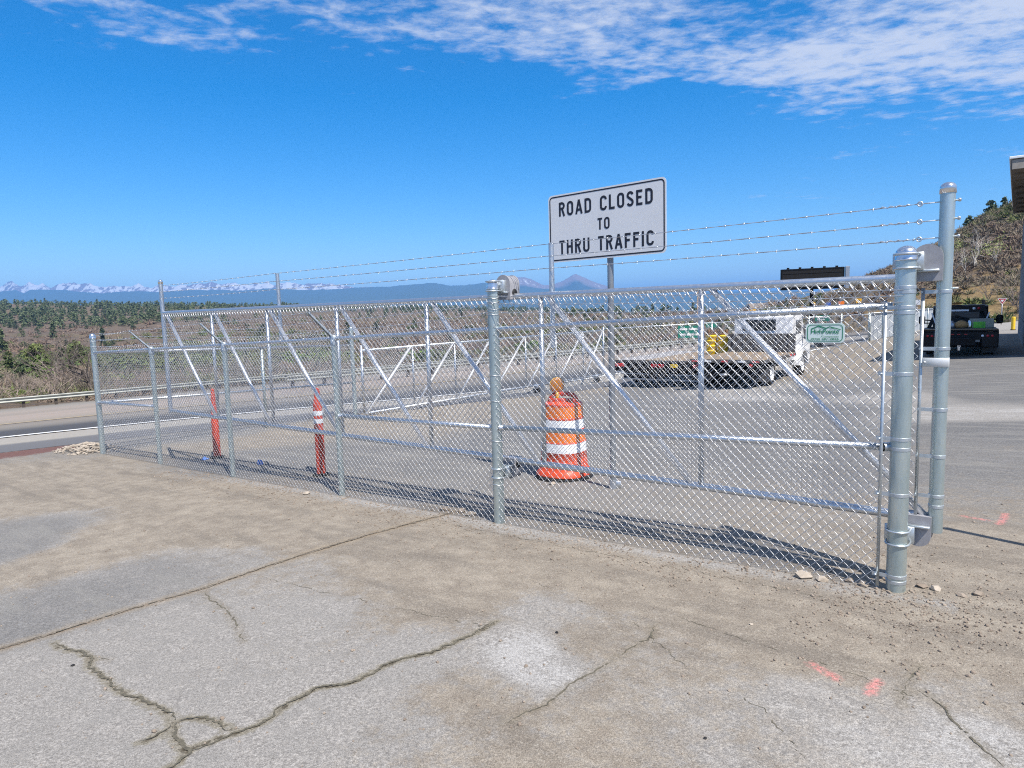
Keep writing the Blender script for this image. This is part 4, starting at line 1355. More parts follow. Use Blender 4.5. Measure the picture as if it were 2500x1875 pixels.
# ------------------------------------------------------------------ ROAD CLOSED sign
sb_ = G(1497, 1192)
yS = sb_[1]
C_ = D(1477, 541, yS)
TL, TR, BL, BR = D(1328, 474, yS * 1.062), D(1621, 433, yS * .925), D(1333, 637, yS * 1.062), D(1621, 622, yS * .925)
cen = (TL + TR + BL + BR) / 4
ex = (TR + BR - TL - BL) / 2; ex[2] = 0; sw = np.linalg.norm(ex); ex /= sw
shh = float((TL[2] + TR[2] - BL[2] - BR[2]) / 2); sw = shh * 2.0
en = np.array([ex[1], -ex[0], 0])      # towards the camera
tilt = math.radians(.0)
pole_xy = sb_[:2]
cen[:2] = cen[:2]
sign = thing("road_sign", "white rectangular sign reading ROAD CLOSED TO THRU TRAFFIC on a grey pole behind the gate", "sign", sb_)
pc = cen - en * .038
b = MB(); b.tube([np.array([sb_[0], sb_[1], sb_[2] - .05]), np.array([sb_[0], sb_[1], cen[2] + .22])], .030, 18)
b.build("sign_pole", mat("grey_sign_pole", (.30, .32, .34), .42, .6, .25, 16, rvar=.1), sign, auto=50)
b = MB(); b.tube([sb_ + Z * -.02, sb_ + Z * .085], .038, 18); b.box(sb_ + Z * .04 + np.array([.05, -.02, 0]), (.05, .012, .07), None, .003); b.build("pole_socket", galv, sign, auto=50)
off_p = (np.array([sb_[0], sb_[1], cen[2]]) - cen) @ ex
cen2 = np.array([sb_[0], sb_[1], cen[2]]) + en * .042 - ex * off_p
b = MB(); b.prism(rrect(sw, shh, .045, 7), cen2, ex, Z, -en * .003); b.build("sign_panel", white_sheet, sign, smooth=False)
b = MB(); ribbon(b, rrect(sw - .042, shh - .042, .034, 8), .0125, cen2, ex, Z, True, .0012, en); b.build("sign_border", sign_black, sign, smooth=False)
b = MB()
for dz_ in (-.18, .18):
    b = MB(); b.box(np.array([sb_[0], sb_[1], cen[2] + dz_]) + en * .034, (.10, .012, .04), np.stack([ex, en, Z], 1), .002); b.build("sign_clamp", sign_alu, sign)

t_ = .165
def arc(cx_, cy_, rx, ry, a0, a1, n_=9): return [(cx_ + rx * math.cos(math.radians(a)), cy_ + ry * math.sin(math.radians(a))) for a in np.linspace(a0, a1, n_)]
h_ = t_ / 2
GL = {
    'R': (.50, [[(h_, 0), (h_, 1)], [(h_, 1 - h_), (.25, 1 - h_)] + arc(.25, .735, .175, .1875, 90, -90) + [(h_, .5475)], [(.26, .545), (.44, 0)]]),
    'O': (.52, [arc(.26, 1 - .26, .1825, .1825, 0, 180, 11) + arc(.26, .26, .1825, .1825, 180, 360, 11) + [(.4425, .74)]]),
    'A': (.56, [[(.06, 0), (.28, 1)], [(.28, 1), (.50, 0)], [(.13, .30), (.43, .30)]]),
    'D': (.52, [[(h_, 0), (h_, 1)], [(h_, 1 - h_), (.24, 1 - h_)] + arc(.24, .735, .2025, .1875, 90, 0, 6) + arc(.24, .265, .2025, .1875, 0, -90, 6) + [(h_, h_)]]),
    'C': (.50, [arc(.26, .74, .1825, .1825, -5, 180, 11) + arc(.26, .26, .1825, .1825, 180, 365, 11)]),
    'L': (.44, [[(h_, 0), (h_, 1)], [(h_, h_), (.43, h_)]]),
    'S': (.50, [arc(.25, .73, .175, .19, 15, 90, 5) + arc(.25, .73, .175, .19, 90, 200, 7) + [(.14, .60), (.36, .42)] + arc(.25, .27, .175, .19, 25, -90, 7) + arc(.25, .27, .175, .19, -90, -165, 5)]),
    'E': (.46, [[(h_, 0), (h_, 1)], [(h_, 1 - h_), (.44, 1 - h_)], [(h_, .52), (.38, .52)], [(h_, h_), (.44, h_)]]),
    'F': (.45, [[(h_, 0), (h_, 1)], [(h_, 1 - h_), (.44, 1 - h_)], [(h_, .52), (.38, .52)]]),
    'T': (.46, [[(.23, 0), (.23, 1 - .001)], [(.01, 1 - h_), (.45, 1 - h_)]]),
    'H': (.52, [[(h_, 0), (h_, 1)], [(.52 - h_, 0), (.52 - h_, 1)], [(h_, .51), (.52 - h_, .51)]]),
    'U': (.52, [[(h_, 1), (h_, .26)] + arc(.26, .26, .1825, .1825, 180, 360, 11) + [(.52 - h_, 1)]]),
    'I': (.16, [[(.08, 0), (.08, 1)]]),
}


def stroke_text(mb, txt, hgt_, x0, x1, y0, O, X, Y, nrm):
    adv = .165; space = .50
    wtot = 0
    for i, ch in enumerate(txt):
        wtot += space if ch == ' ' else GL[ch][0] + adv
    wtot -= adv
    kx = (x1 - x0) / wtot
    x = x0; k = 0
    for ch in txt:
        if ch == ' ': x += space * kx; continue
        w, st_ = GL[ch]; mb = MB()
        for s_ in st_:
            ribbon(mb, [(x + px_ * kx, y0 + py_ * hgt_) for px_, py_ in s_], t_ * (kx + hgt_) / 2 * .95, O, X, Y, False, .0012 + .0002 * (k % 4), nrm); k += 1
        mb.build("letter", sign_black, sign, smooth=False)
        x += (w + adv) * kx


LX = -sw / 2
for txt, h2, xa, xb, yb in (("ROAD CLOSED", .207, .100, .900, .675), ("TO", .165, .448, .552, .412), ("THRU TRAFFIC", .203, .098, .904, .117)):
    stroke_text(None, txt, shh * h2 / 1.0, LX + sw * xa, LX + sw * xb, -shh / 2 + shh * yb, cen2, ex, Z, en)

# ------------------------------------------------------------------ drum with warning light
dg = G(1378, 1163)
drum = thing("traffic_drum", "orange and white traffic drum with round amber light, behind the gate", "traffic drum", dg)
a0 = math.radians(45 + 8)
rows = [(.300, 0, black_rub, "rubber_base")]
b = MB(); b.lathe(dg, [(.02, .0), (.315, .0), (.315, .03), (.29, .045), (.02, .045)], 40); b.build("rubber_base", black_rub, drum, auto=40)
b = MB()
prof = [(.285, .046), (.285, .06), (.255, .10), (.238, .13), (.236, .20), (.230, .205), (.228, .29), (.231, .295), (.231, .30)]
b.lathe(dg, prof, 44, sq=2.7, a0=a0)
b.lathe(dg, [(.226, .40), (.228, .402), (.224, .412), (.218, .415)], 44, sq=2.7, a0=a0)
b.lathe(dg, [(.214, .53), (.216, .535), (.214, .545), (.210, .55)], 44, sq=2.7, a0=a0)
b.lathe(dg, [(.204, .645), (.206, .65), (.206, .668), (.202, .672)], 44, sq=2.7, a0=a0)
b.lathe(dg, [(.195, .79), (.197, .80), (.195, .815), (.18, .826), (.09, .832), (.001, .834)], 44, sq=2.7, a0=a0)
b.build("drum_body", orange_pl, drum, auto=40)
for z0_, z1_, r0_, r1_, mt_ in ((.295, .402, .231, .226, white_band), (.412, .532, .222, .213, orange_refl), (.545, .648, .212, .205, white_band), (.668, .792, .202, .195, orange_refl)):
    b = MB(); b.lathe(dg, [(r0_, z0_), (r1_, z1_)], 44, sq=2.7, a0=a0); b.build("reflective_band", mt_, drum)
b = MB()
hx = np.array([.97, -.24, 0]); hy = np.array([.24, .97, 0])
pts = [dg + hx * x + Z * z_ + hy * .02 for x, z_ in ((-.15, .82), (-.135, .875), (-.11, .90), (-.05, .912), (.05, .912), (.11, .90), (.135, .875), (.15, .82))]
b.tube(pts, .024, 10); b.box(dg + Z * .84, (.30, .05, .05), np.stack([hx, hy, Z], 1), .01); b.build("handle", red_orange, drum)
lc = D(1360, 940, dg[1] + .02)
b = MB()
ld = np.array([.22, -.975, 0]); lx = np.array([.975, .22, 0])
prof_l = [(.001, .024), (.03, .023), (.060, .020), (.074, .013), (.080, .004), (.080, -.010), (.066, -.022), (.001, -.026)]
seg_ = 26
a_ = np.linspace(0, 2 * math.pi, seg_, endpoint=False); vv = []
for r_, y_ in prof_l: vv += [lc + ld * y_ + r_ * (math.cos(t) * lx + math.sin(t) * Z) for t in a_]
b.add(vv, [(i * seg_ + j, i * seg_ + (j + 1) % seg_, (i + 1) * seg_ + (j + 1) % seg_, (i + 1) * seg_ + j) for i in range(len(prof_l) - 1) for j in range(seg_)])
wl = b.build("warning_light", amber, drum)
b = MB(); b.tube([lc + Z * -.078, np.array([lc[0], lc[1], dg[2] + .83])], .02, 10); b.tube([lc + .081 * (math.cos(t) * lx + math.sin(t) * Z) for t in np.linspace(0, 2 * math.pi, 30)], .005, 6)
b.build("lamp_housing", mat("yellow_lamp_case", (.55, .30, .02), .45), wl)

# ------------------------------------------------------------------ two orange delineator posts
for k, (bx, ty, bands, lab) in enumerate((((531, 1117), 948, (), "plain red orange delineator post with a kinked top, behind the fence at the left"),
                                          ((785, 1160), 946, ((.60, .05), (.69, .05)), "orange delineator post with two white bands, right of the plainer one"))):
    g = G(*bx); hgt = float(D(bx[0] - 6, ty, g[1])[2] - g[2])
    d_ = thing("delineator_post", lab, "delineator", g, "orange delineator posts behind the fence")
    b = MB()
    if k == 0: pr = [(.050, 0), (.052, .02), (.048, .04), (.048, hgt * .62), (.036, hgt * .68), (.040, hgt * .73), (.028, hgt * .79), (.033, hgt * .86), (.024, hgt * .93), (.026, hgt * .985), (.001, hgt)]
    else: pr = [(.056, 0), (.056, .02), (.052, .04), (.052, hgt * .80), (.046, hgt * .83), (.034, hgt * .90), (.032, hgt * .985), (.001, hgt)]
    b.lathe(g, pr, 18, sq=2.6); b.build("post_body", red_orange, d_, auto=45)
    b = MB(); b.lathe(g, [(.001, .0), (.10, .0), (.10, .018), (.06, .03), (.001, .03)], 20); b.build("post_foot", black_rub, d_, auto=40)
    for f, w_ in bands:
        b = MB(); b.lathe(g, [(.0545, hgt * f), (.0545, hgt * (f + w_))], 18, sq=2.6); b.build("reflective_band", white_band, d_)

# blue litter
for i, (bx, r_, lab) in enumerate((((635, 1134), .045, "small crumpled blue plastic scrap on the ground behind the fence"), ((500, 1122), .06, "flat blue plastic scrap at the foot of the fence near the plain orange post"))):
    g = G(*bx); b = MB(); rr_ = np.random.default_rng(i)
    th_ = np.linspace(0, 2 * math.pi, 11)[:-1]
    vv = [g + np.array([r_ * k * math.cos(t) * rr_.uniform(.6, 1.1), r_ * k * math.sin(t) * rr_.uniform(.6, 1.1), z_ * (1 if i == 0 else .35) * rr_.uniform(.6, 1.2)]) for k, z_ in ((1, .004), (.95, .03), (.55, .06)) for t in th_] + [g + Z * .05]
    b.add(vv, [(a * 10 + j, a * 10 + (j + 1) % 10, (a + 1) * 10 + (j + 1) % 10, (a + 1) * 10 + j) for a in range(2) for j in range(10)])
    b.F.append((np.array([(20 + j, 20 + (j + 1) % 10, 30) for j in range(10)]), 0))
    tag(b.build("plastic_scrap", blue_plastic, smooth=False), lab, "litter", "blue litter by the fence")


# ------------------------------------------------------------------ stones
def stone_mesh(seed, r, flat=.6):
    r_ = np.random.default_rng(seed)
    t = (1 + 5 ** .5) / 2
    v = np.array([(-1, t, 0), (1, t, 0), (-1, -t, 0), (1, -t, 0), (0, -1, t), (0, 1, t), (0, -1, -t), (0, 1, -t), (t, 0, -1), (t, 0, 1), (-t, 0, -1), (-t, 0, 1)], float)
    v /= np.linalg.norm(v, axis=1, keepdims=True)
    f = [(0, 11, 5), (0, 5, 1), (0, 1, 7), (0, 7, 10), (0, 10, 11), (1, 5, 9), (5, 11, 4), (11, 10, 2), (10, 7, 6), (7, 1, 8), (3, 9, 4), (3, 4, 2), (3, 2, 6), (3, 6, 8), (3, 8, 9), (4, 9, 5), (2, 4, 11), (6, 2, 10), (8, 6, 7), (9, 8, 1)]
    v = v * r * r_.uniform(.65, 1.15, (12, 1)) * np.array([r_.uniform(.9, 1.5), r_.uniform(.7, 1.1), flat])
    return v, f


def rotz(v, a): return v @ np.array([[math.cos(a), math.sin(a), 0], [-math.sin(a), math.cos(a), 0], [0, 0, 1]])


for i, (px_, py_, r_, lab, mt_) in enumerate((
    (1962, 1408, .060, "largest pale tan stone lying under the front fence, left of the big post", stone_m),
    (2005, 1416, .036, "small flat tan stone touching the largest stone under the fence", stone_m),
    (2250, 1432, .032, "grey brown rubble stone right of the big post foot", gravel_m), (2285, 1440, .034, "pale broken stone in the rubble right of the big post", stone_m),
    (2110, 1430, .040, "pale mortar lump left of the big post foot", stone_m), (2075, 1420, .032, "brown clod between the mortar lump and the largest stone", gravel_m),
    (1085, 1246, .05, "dark stone under the fence, left of the middle post", gravel_m), (1150, 1258, .06, "pale lump at the foot of the middle post", stone_m),
    (1128, 1250, .05, "mossy grey clod just left of the middle post foot", gravel_m), (750, 1207, .05, "lone tan stone lying in front of the fence line", stone_m),
    (1348, 1183, .045, "tan stone against the traffic drum base", stone_m), (178, 1625, .011, "small dark pebble by the branching crack", black_rub), (1360, 1545, .010, "small black pebble on the pale patch", black_rub), (1834, 1525, .012, "single pale pebble on the brown dirt", stone_m),
    (1722, 1803, .008, "dark pebble near the bottom edge of the pavement", black_rub), (2390, 1452, .032, "dark flat stone in the dirt right of the gate end", gravel_m), (2350, 1456, .026, "brown clod beside the dark flat stone", gravel_m))):
    g = G(px_, py_); v, f = stone_mesh(i + 3, r_, .55)
    b = MB(); b.add(rotz(v, i * 1.7) + g + Z * r_ * .22, f)
    tag(b.build("stone", mt_, smooth=False), lab, "stone", "loose stones on the pavement")
for sd_, nm, pts_, nst, r0_, r1_, mt_ in ((21, "rubble", [(385, 1084, .0), (355, 1085, .0), (300, 1088, 0)], 0, .03, .07, stone_m),):
    pass
b = MB(); r_ = np.random.default_rng(31)
hc = G(212, 1098)
for i in range(280):
    t = r_.random() ** .7; a = r_.uniform(0, 2 * math.pi)
    xy = hc[:2] + np.array([.70 * t * math.cos(a), .45 * t * math.sin(a)]) @ np.array([[.75, -.66], [.66, .75]])
    rs_ = r_.uniform(.012, .042) * (1.2 - .5 * t)
    v, f = stone_mesh(i + 100, rs_, .7)
    b.add(rotz(v, a * 3) + np.array([xy[0], xy[1], float(H(*xy)) +   .10 * (1 - t) ** 1.1 + rs_ * .3]), f)
o = tag(b.build("rubble", stone_m, smooth=False), "heap of pale broken stones beside the far left fence end post", "rubble"); o["kind"] = "stuff"
# fine gravel in the dirt bands
b = MB(); r_ = np.random.default_rng(5)
base_v, base_f = stone_mesh(2, 1.0, .7)
npeb = 9000
PP = []
for i in range(npeb):
    m_ = r_.random()
    if m_ < .45: s = r_.uniform(.2, 9); o_ = NF - abs(r_.normal(0, .28)) - .02
    elif m_ < .75: s = r_.uniform(-1.4, 1.0); o_ = NF + r_.normal(-.15, .45)
    elif m_ < .87: s = r_.uniform(.5, 8.5); o_ = NF + abs(r_.normal(0, .5))
    else:
        p = np.array([r_.uniform(-4, 4), r_.uniform(2.0, 6)]); s, o_ = p @ U[:2], p @ N[:2]
    PP.append(s * U[:2] + o_ * N[:2])
PP = np.array(PP); rad = r_.gamma(1.6, .0022, npeb) + .0016
rad = np.minimum(rad, .012)
zp = H(PP[:, 0], PP[:, 1])
VV = np.concatenate([rotz(base_v * rad[i], i * 2.4) + np.array([PP[i, 0], PP[i, 1], zp[i] + rad[i] * .3]) for i in range(npeb)])
FF = (np.array(base_f)[None] + (np.arange(npeb) * 12)[:, None, None]).reshape(-1, 3)
b.add(VV, FF)
o = tag(b.build("gravel", gravel_m, smooth=False), "fine loose gravel strewn along the fence foot and over the brown dirt", "gravel"); o["kind"] = "stuff"

# ------------------------------------------------------------------ return fence and rear gate
def seg_frame(A, B):
    A = np.asarray(A, float); B = np.asarray(B, float)
    d = np.array([B[0] - A[0], B[1] - A[1], 0]); L = np.linalg.norm(d); d /= L
    n_ = np.array([-d[1], d[0], 0])
    if n_[1] < 0: n_ = -n_
    return d, n_, L


pA = fpos(sP0, NF, 0); pA[2] = float(H(pA[0], pA[1]))
pB = G(868, 1013)
dU, dN, LL = seg_frame(pA, pB)
sA = pA @ dU; sB = pB @ dU; oF = pA @ dN
fz = lambda s: float(H(*(s * dU + oF * dN)[:2]))
pt = lambda s, o, z: s * dU + (oF + o) * dN + z * Z
yB = pB[1]
hT = float(D(856, 843, yB)[2]) - fz(sB); hTop = float(D(856, 802, yB)[2]) - fz(sB)
hA = railz(sP0) - fz(sA)
rl = lambda s: fz(s) + hA + (hT - hA) * (s - sA) / (sB - sA)
ret = thing("chain_link_fence", "short return fence running back from the far left end post to the rear gate", "fence", pA)
b = MB(); b.tube([pt(sB, 0, fz(sB) - .1), pt(sB, 0, fz(sB) + hTop)], .045, 16); b.dome(pt(sB, 0, fz(sB) + hTop), .047, .04); b.build("fence_post", galv_post, ret, auto=50)
sm = sA + (sB - sA) * .56
b = MB(); b.tube([pt(sm, 0, fz(sm) - .1), pt(sm, 0, rl(sm) + .02)], .030, 14); b.build("fence_post", galv_post, ret)
b = MB(); b.box(pt(sm, -.05, rl(sm) + .07), (.22, .02, .11), np.stack([dU, dN, Z], 1), .01); b.build("post_plate", alu_cap, ret)
b = MB(); b.tube([pt(sA + .04, 0, rl(sA)), pt(sB - .04, 0, rl(sB))], .021, 12); b.build("top_rail", galv, ret)
zm0 = float(V(242, 984, NF)[2]); zm1 = float(D(858, 934, yB)[2])
b = MB(); b.tube([pt(sA + .04, 0, zm0), pt(sB - .04, 0, zm1)], .021, 12); b.build("mid_rail", galv, ret)
b = MB(); link_wires(b, sA + .05, sB - .05, lambda s: fz(s) + .02, lambda s: rl(s) + .03, oF - .03, pts=1, seg=3, wr=.0022, Uv=dU, Nv=dN)
o = b.build("chain_link_mesh", wire_m, ret); o["kind"] = "stuff"
for i, f in enumerate((.30, .20, .09)):
    b = MB(); barb_strand(b, pt(sA + .04, 0, rl(sA) + f), pt(sB - .04, 0, rl(sB) + f + .06), .01, .15, .0022, sd_=70 + i)
    b.build("barbed_wire", barb_m, ret)

gA = G(890, 1016); gB = G(1456, 934)
dU, dN, LL = seg_frame(gA, gB)
sA, sB = gA @ dU, gB @ dU; oF = gA @ dN
zb0, zb1 = float(D(890, 1010, gA[1])[2]), float(D(1452, 917, gB[1])[2])
zt0, zt1 = float(D(888, 856, gA[1])[2]), float(D(1452, 808, gB[1])[2])
lo = lambda s: zb0 + (zb1 - zb0) * (s - sA) / (sB - sA)
hi = lambda s: zt0 + (zt1 - zt0) * (s - sA) / (sB - sA)
sC = sB + .55
rear = thing("sliding_gate", "rear cantilever gate with white sunlit diagonal braces, standing along the highway side", "gate", gA)
for nm, fn, r_ in (("top_rail", hi, .030), ("bottom_rail", lo, .030)):
    b = MB(); b.tube([pt(sA, 0, fn(sA)), pt(sC, 0, fn(sC))], r_, 12); b.build(nm, galv, rear)


def s_of(px, py):
    """station on the rear gate plane under an image column"""
    r = ray(px, py); t = (oF - 0) / (r @ dN)
    return float((r * t) @ dU)


ups = [sA] + [s_of(x, 880) for x in (1008, 1111, 1200, 1284, 1358, 1424)] + [sC]
for s in ups:
    b = MB(); b.tube([pt(s, 0, lo(s)), pt(s, 0, hi(s) + (.12 if s in (sA, sC) else 0))], .024 if s not in (sA, sC) else .032, 12); b.build("upright", galv, rear)
brace_m = mat("sunlit_brace_pipe", (.66, .67, .68), .48, .5)  # paler, less metallic copy of the pipe to make the braces look sunlit
for s0, s1 in zip(ups[:-1], ups[1:]):
    b = MB(); b.tube([pt(s0 + .06, -.01, lo(s0)), pt(s1 - .06, -.01, hi(s1))], .030, 12); b.build("diagonal_brace", brace_m, rear)
b = MB(); link_wires(b, sA + .02, sC, lambda s: lo(s) + .01, lambda s: hi(s) - .01, oF - .03, pitch=.040, pts=1, seg=3, wr=.0023, spikes=False, Uv=dU, Nv=dN)
o = b.build("chain_link_mesh", wire_m, rear); o["kind"] = "stuff"
for x, y in ((1311, 950), (1456, 932)):
    s = s_of(x, y - 10); g = pt(s, 0, 0); gz_ = float(H(g[0], g[1])); r_ = max(.07, (lo(s) - gz_) * .48)
    b = MB(); b.lathe(pt(s, 0, gz_ + r_), [(.001, -.04), (r_ * .8, -.04), (r_, -.03), (r_, .03), (r_ * .8, .04), (.001, .04)], 18, 1); w_ = b.build("gate_wheel", black_rub, rear, auto=40)
    b = MB(); b.box(pt(s, 0, (lo(s) + gz_ + r_) / 2 + .03), (.16, .14, max(.06, lo(s) - gz_ - r_)), np.stack([dU, dN, Z], 1), .01); b.build("wheel_bracket", galv, rear)

# far fence: chain link then privacy slats
F3 = [G(1474, 914), G(1974, 859), G(2120, 833), G(2300, 796)]
tops = [803, 775, 767, 752]
ff = thing("chain_link_fence", "far chain link fence beyond the trailer, leading to the grey slatted panels", "fence", F3[0])
for i in range(2):
    A_, B_ = F3[i], F3[i + 1]
    dU, dN, LL = seg_frame(A_, B_)
    oF = A_ @ dN; s0, s1 = A_ @ dU, B_ @ dU
    h0 = (D(1474, tops[0], A_[1])[2] - A_[2]) if i == 0 else (D(1974, tops[1], A_[1])[2] - A_[2])
    pxB = 1974 if i == 0 else 2120
    h1 = D(pxB, tops[i + 1], B_[1])[2] - B_[2]
    zf = lambda s: float(H(*(s * dU + oF * dN)[:2]))
    hf = lambda s: zf(s) + h0 + (h1 - h0) * (s - s0) / (s1 - s0)
    np_ = max(3, int(LL / 2.6))
    for s in np.linspace(s0, s1, np_):
        b = MB(); b.tube([pt(s, 0, zf(s) - .05), pt(s, 0, hf(s) + .08)], .035, 8); b.build("fence_post", galv_post, ff)
    for fr in (1.0, .02):
        b = MB(); b.tube([pt(s0, 0, zf(s0) + (hf(s0) - zf(s0)) * fr), pt(s1, 0, zf(s1) + (hf(s1) - zf(s1)) * fr)], .024, 8); b.build("top_rail" if fr > .5 else "bottom_rail", galv, ff)
    b = MB(); link_wires(b, s0, s1, lambda s: zf(s) + .03, lambda s: hf(s), oF - .03, pitch=.055, pts=1, seg=3, wr=.0026, spikes=False, Uv=dU, Nv=dN)
    o = b.build("chain_link_mesh", wire_m, ff); o["kind"] = "stuff"
A_, B_ = F3[2], F3[3]
dU, dN, LL = seg_frame(A_, B_); oF = A_ @ dN; s0, s1 = A_ @ dU, B_ @ dU
h0 = D(2120, tops[2], A_[1])[2] - A_[2]; h1 = D(2300, tops[3], B_[1])[2] - B_[2]
sf = thing("slatted_fence", "grey privacy slatted fence at the end of the far chain link fence", "fence", A_)
ns_ = 26
R_ = np.stack([dU, dN, Z], 1)
for k in range(ns_):
    s = s0 + (s1 - s0) * (k + .5) / ns_; h_ = h0 + (h1 - h0) * (k + .5) / ns_
    g = pt(s, 0, 0); z_ = float(H(g[0], g[1]))
    b = MB(); b.box(pt(s, 0, z_ + h_ / 2), ((s1 - s0) / ns_ * .90, .03, h_), R_); b.build("slat", slat_m, sf, smooth=False)
    if k % 3 == 0:
        b = MB(); b.tube([pt(s - (s1 - s0) / ns_ / 2, -.06, z_), pt(s - (s1 - s0) / ns_ / 2, -.06, z_ + h_ * 1.04)], .04, 8); b.build("fence_post", galv_post, sf)
b = MB(); b.tube([pt(s0, -.06, float(H(*A_[:2])) + h0 + .03), pt(s1, -.06, float(H(*B_[:2])) + h1 + .03)], .035, 8); b.build("top_rail", galv, sf)


# ------------------------------------------------------------------ guard rails
def guard(name, label, q, l0, l1, hgt, step, both=False, hb=.26, start_curl=False):
    xy = lambda l, dq=0: L0 + (q + dq) * RM + l * RD
    p0 = xy(l0); t = thing(name, label, "guard rail", gp(p0[0], p0[1]), "guard rails along the highway")
    prof = [(0, -.5), (.03, -.48), (.07, -.36), (.07, -.26), (.0, -.08), (.0, .08), (.07, .26), (.07, .36), (.03, .48), (0, .5)]
    ls = np.arange(l0, l1, 2.0)
    for side in ((-1, 1) if both else (-1,)):
        b = MB(); rows_ = []
        for l in ls:
            p = xy(l); z_ = float(H(p[0], p[1])) + hgt - hb / 2
            rows_.append([np.array([*(p + RM * side * (.10 + u_ * .9)), z_ + v_ * hb]) for u_, v_ in prof])
        k = len(prof); vv = np.array(rows_).reshape(-1, 3)
        b.add(vv, [(i * k + j, i * k + j + 1, (i + 1) * k + j + 1, (i + 1) * k + j) for i in range(len(ls) - 1) for j in range(k - 1)])
        b.build("rail_beam", guard_m, t)
    for l in np.arange(l0 + .3, l1, step):
        p = xy(l); z_ = float(H(p[0], p[1]))
        b = MB(); b.box((p[0], p[1], z_ + hgt / 2 - .06), (.13, .13, hgt + .10), np.array([[RM[0], RD[0], 0], [RM[1], RD[1], 0], [0, 0, 1]])); b.build("rail_post", post_wood, t, smooth=False)
    return t


guard("guard_rail", "long grey guard rail on dark posts along the far edge of the highway", 26.7, -24, 120, .58, 1.43)
gq = G(700, 950); q2 = float(qof(gq[0], gq[1])); l2 = float((gq[:2] - L0) @ RD)
guard("guard_rail", "two sided guard rail behind the rear gate, starting at a blunt dark end", q2, l2, l2 + 75, .62, 1.6, True, .27)


# ------------------------------------------------------------------ vehicles
def wheel(frame, c, R_, w, name, parent, side, hub_m=white_paint, dual=False):
    """axis along local X"""
    b = MB(*frame)
    prof = [(R_ * .58, -w / 2), (R_ * .90, -w / 2), (R_ * .98, -w * .36), (R_, -w * .25), (R_, w * .25), (R_ * .98, w * .36), (R_ * .90, w / 2), (R_ * .58, w / 2)]
    b.lathe(c, prof, 24, 0)
    wh_ = b.build(name, black_rub, parent, auto=40)
    b = MB(*frame)
    s = side
    hp = [(R_ * .60, s * w * .50), (R_ * .56, s * w * .50), (R_ * .50, s * w * .28), (R_ * .22, s * w * .20), (R_ * .22, s * w * .46), (R_ * .15, s * w * .52), (.001, s * w * .52)]
    if dual: hp = [(R_ * .60, s * w * .50), (R_ * .55, s * w * .50), (R_ * .48, s * w * .05), (R_ * .26, -s * w * .02), (R_ * .26, s * w * .38), (R_ * .18, s * w * .44), (.001, s * w * .44)]
    b.lathe(c, hp, 20, 0); b.build("wheel_rim", hub_m, wh_, auto=40)
    b = MB(*frame)
    for k in range(8):
        a = k * math.pi / 4; x = c[0] + s * w * (.22 if not dual else .0)
        b.lathe((x, c[1] + R_ * .37 * math.cos(a), c[2] + R_ * .37 * math.sin(a)), [(R_ * .05, 0), (R_ * .05, s * .03), (.001, s * .03)], 6, 0)
    b.build("lug_nut", chrome, wh_)
    return wh_


def bevel_poly(mb, poly, x0, x1, inset=.0, mi=0):
    """side outline poly in (y,z) pushed along local X"""
    p = np.asarray(poly, float); k = len(p)
    c = p.mean(0)
    v = [];
    for x, f in ((x0, 1 - inset), (x0 + (x1 - x0) * .06, 1), (x1 - (x1 - x0) * .06, 1), (x1, 1 - inset)):
        q = c + (p - c) * f
        v += [(x, a, b_) for a, b_ in q]
    n0 = mb.n
    f = [(i * k + j, i * k + (j + 1) % k, (i + 1) * k + (j + 1) % k, (i + 1) * k + j) for i in range(3) for j in range(k)]
    v += [(x0, *c), (x1, *c)]
    mb.add(v, f, mi)
    mb.F.append((np.array([(4 * k, (j + 1) % k, j) for j in range(k)] + [(4 * k + 1, 3 * k + j, 3 * k + (j + 1) % k) for j in range(k)]) + n0, mi))


def vframe(O, head, S, Sx=None):
    h2 = np.array([head[0], head[1], 0.0]); h2 /= np.linalg.norm(h2)
    r2 = np.array([h2[1], -h2[0], 0])
    return (np.asarray(O, float), r2 * (Sx or S), h2 * S, Z * S)


# flat deck truck
Wr, Wf = G(1884, 941), G(1953, 922)
head = (.60, .80)
S = 60 / 1650 * Wr[1]; Sx = 74 / 1650 * Wr[1]
fr = vframe(Wr - np.array([head[1], -head[0], 0]) * 1.12 * Sx, head, S, Sx)
truck = thing("flatbed_truck", "white cab flatbed truck with dark grey cab guard panel, parked facing away", "truck", fr[0])
fr2 = fr
b = MB(*fr); b.box((0, 1.9, .62), (.95, 6.6, .28), None, .02); b.box((0, 0, .55), (1.9, .16, .16)); b.box((0, -1.35, .62), (2.1, .12, .3)); b.box((-.9, 1.5, .62), (.5, .9, .5), None, .03); b.build("chassis", dark_steel, truck, smooth=False)
b = MB(*fr); b.box((0, .75, 1.075), (2.44, 4.7, .10), None, .01); b.build("deck_frame", dark_steel, truck, smooth=False)
for k in range(9):
    b = MB(*fr); b.box((-1.08 + k * .27, .75, 1.14), (.262, 4.66, .04), None, .006); b.build("plank", wood, truck, smooth=False)
b = MB(*fr); b.box((0, -1.64, 1.08), (2.46, .05, .14), None, .01); b.box((1.235, .75, 1.08), (.03, 4.72, .13), None, .005); b.build("edge_rail", grey_panel, truck, smooth=False)
for x in (-1.0, -.55, 0, .55, 1.0):
    b = MB(*fr); b.box((x, -1.675, 1.08), (.22, .012, .06)); b.build("reflective_tape", red_tape if abs(x) != .55 else white_band, truck, smooth=False)
for y in (2.2, 2.75):
    b = MB(*fr); b.box((1.255, y, 1.09), (.012, .25, .08)); b.build("reflective_tape", red_tape, truck, smooth=False)
b = MB(*fr); b.box((0, 3.12, 1.58), (2.44, .07, .84), None, .02); b.build("cab_guard", grey_panel, truck, smooth=False)
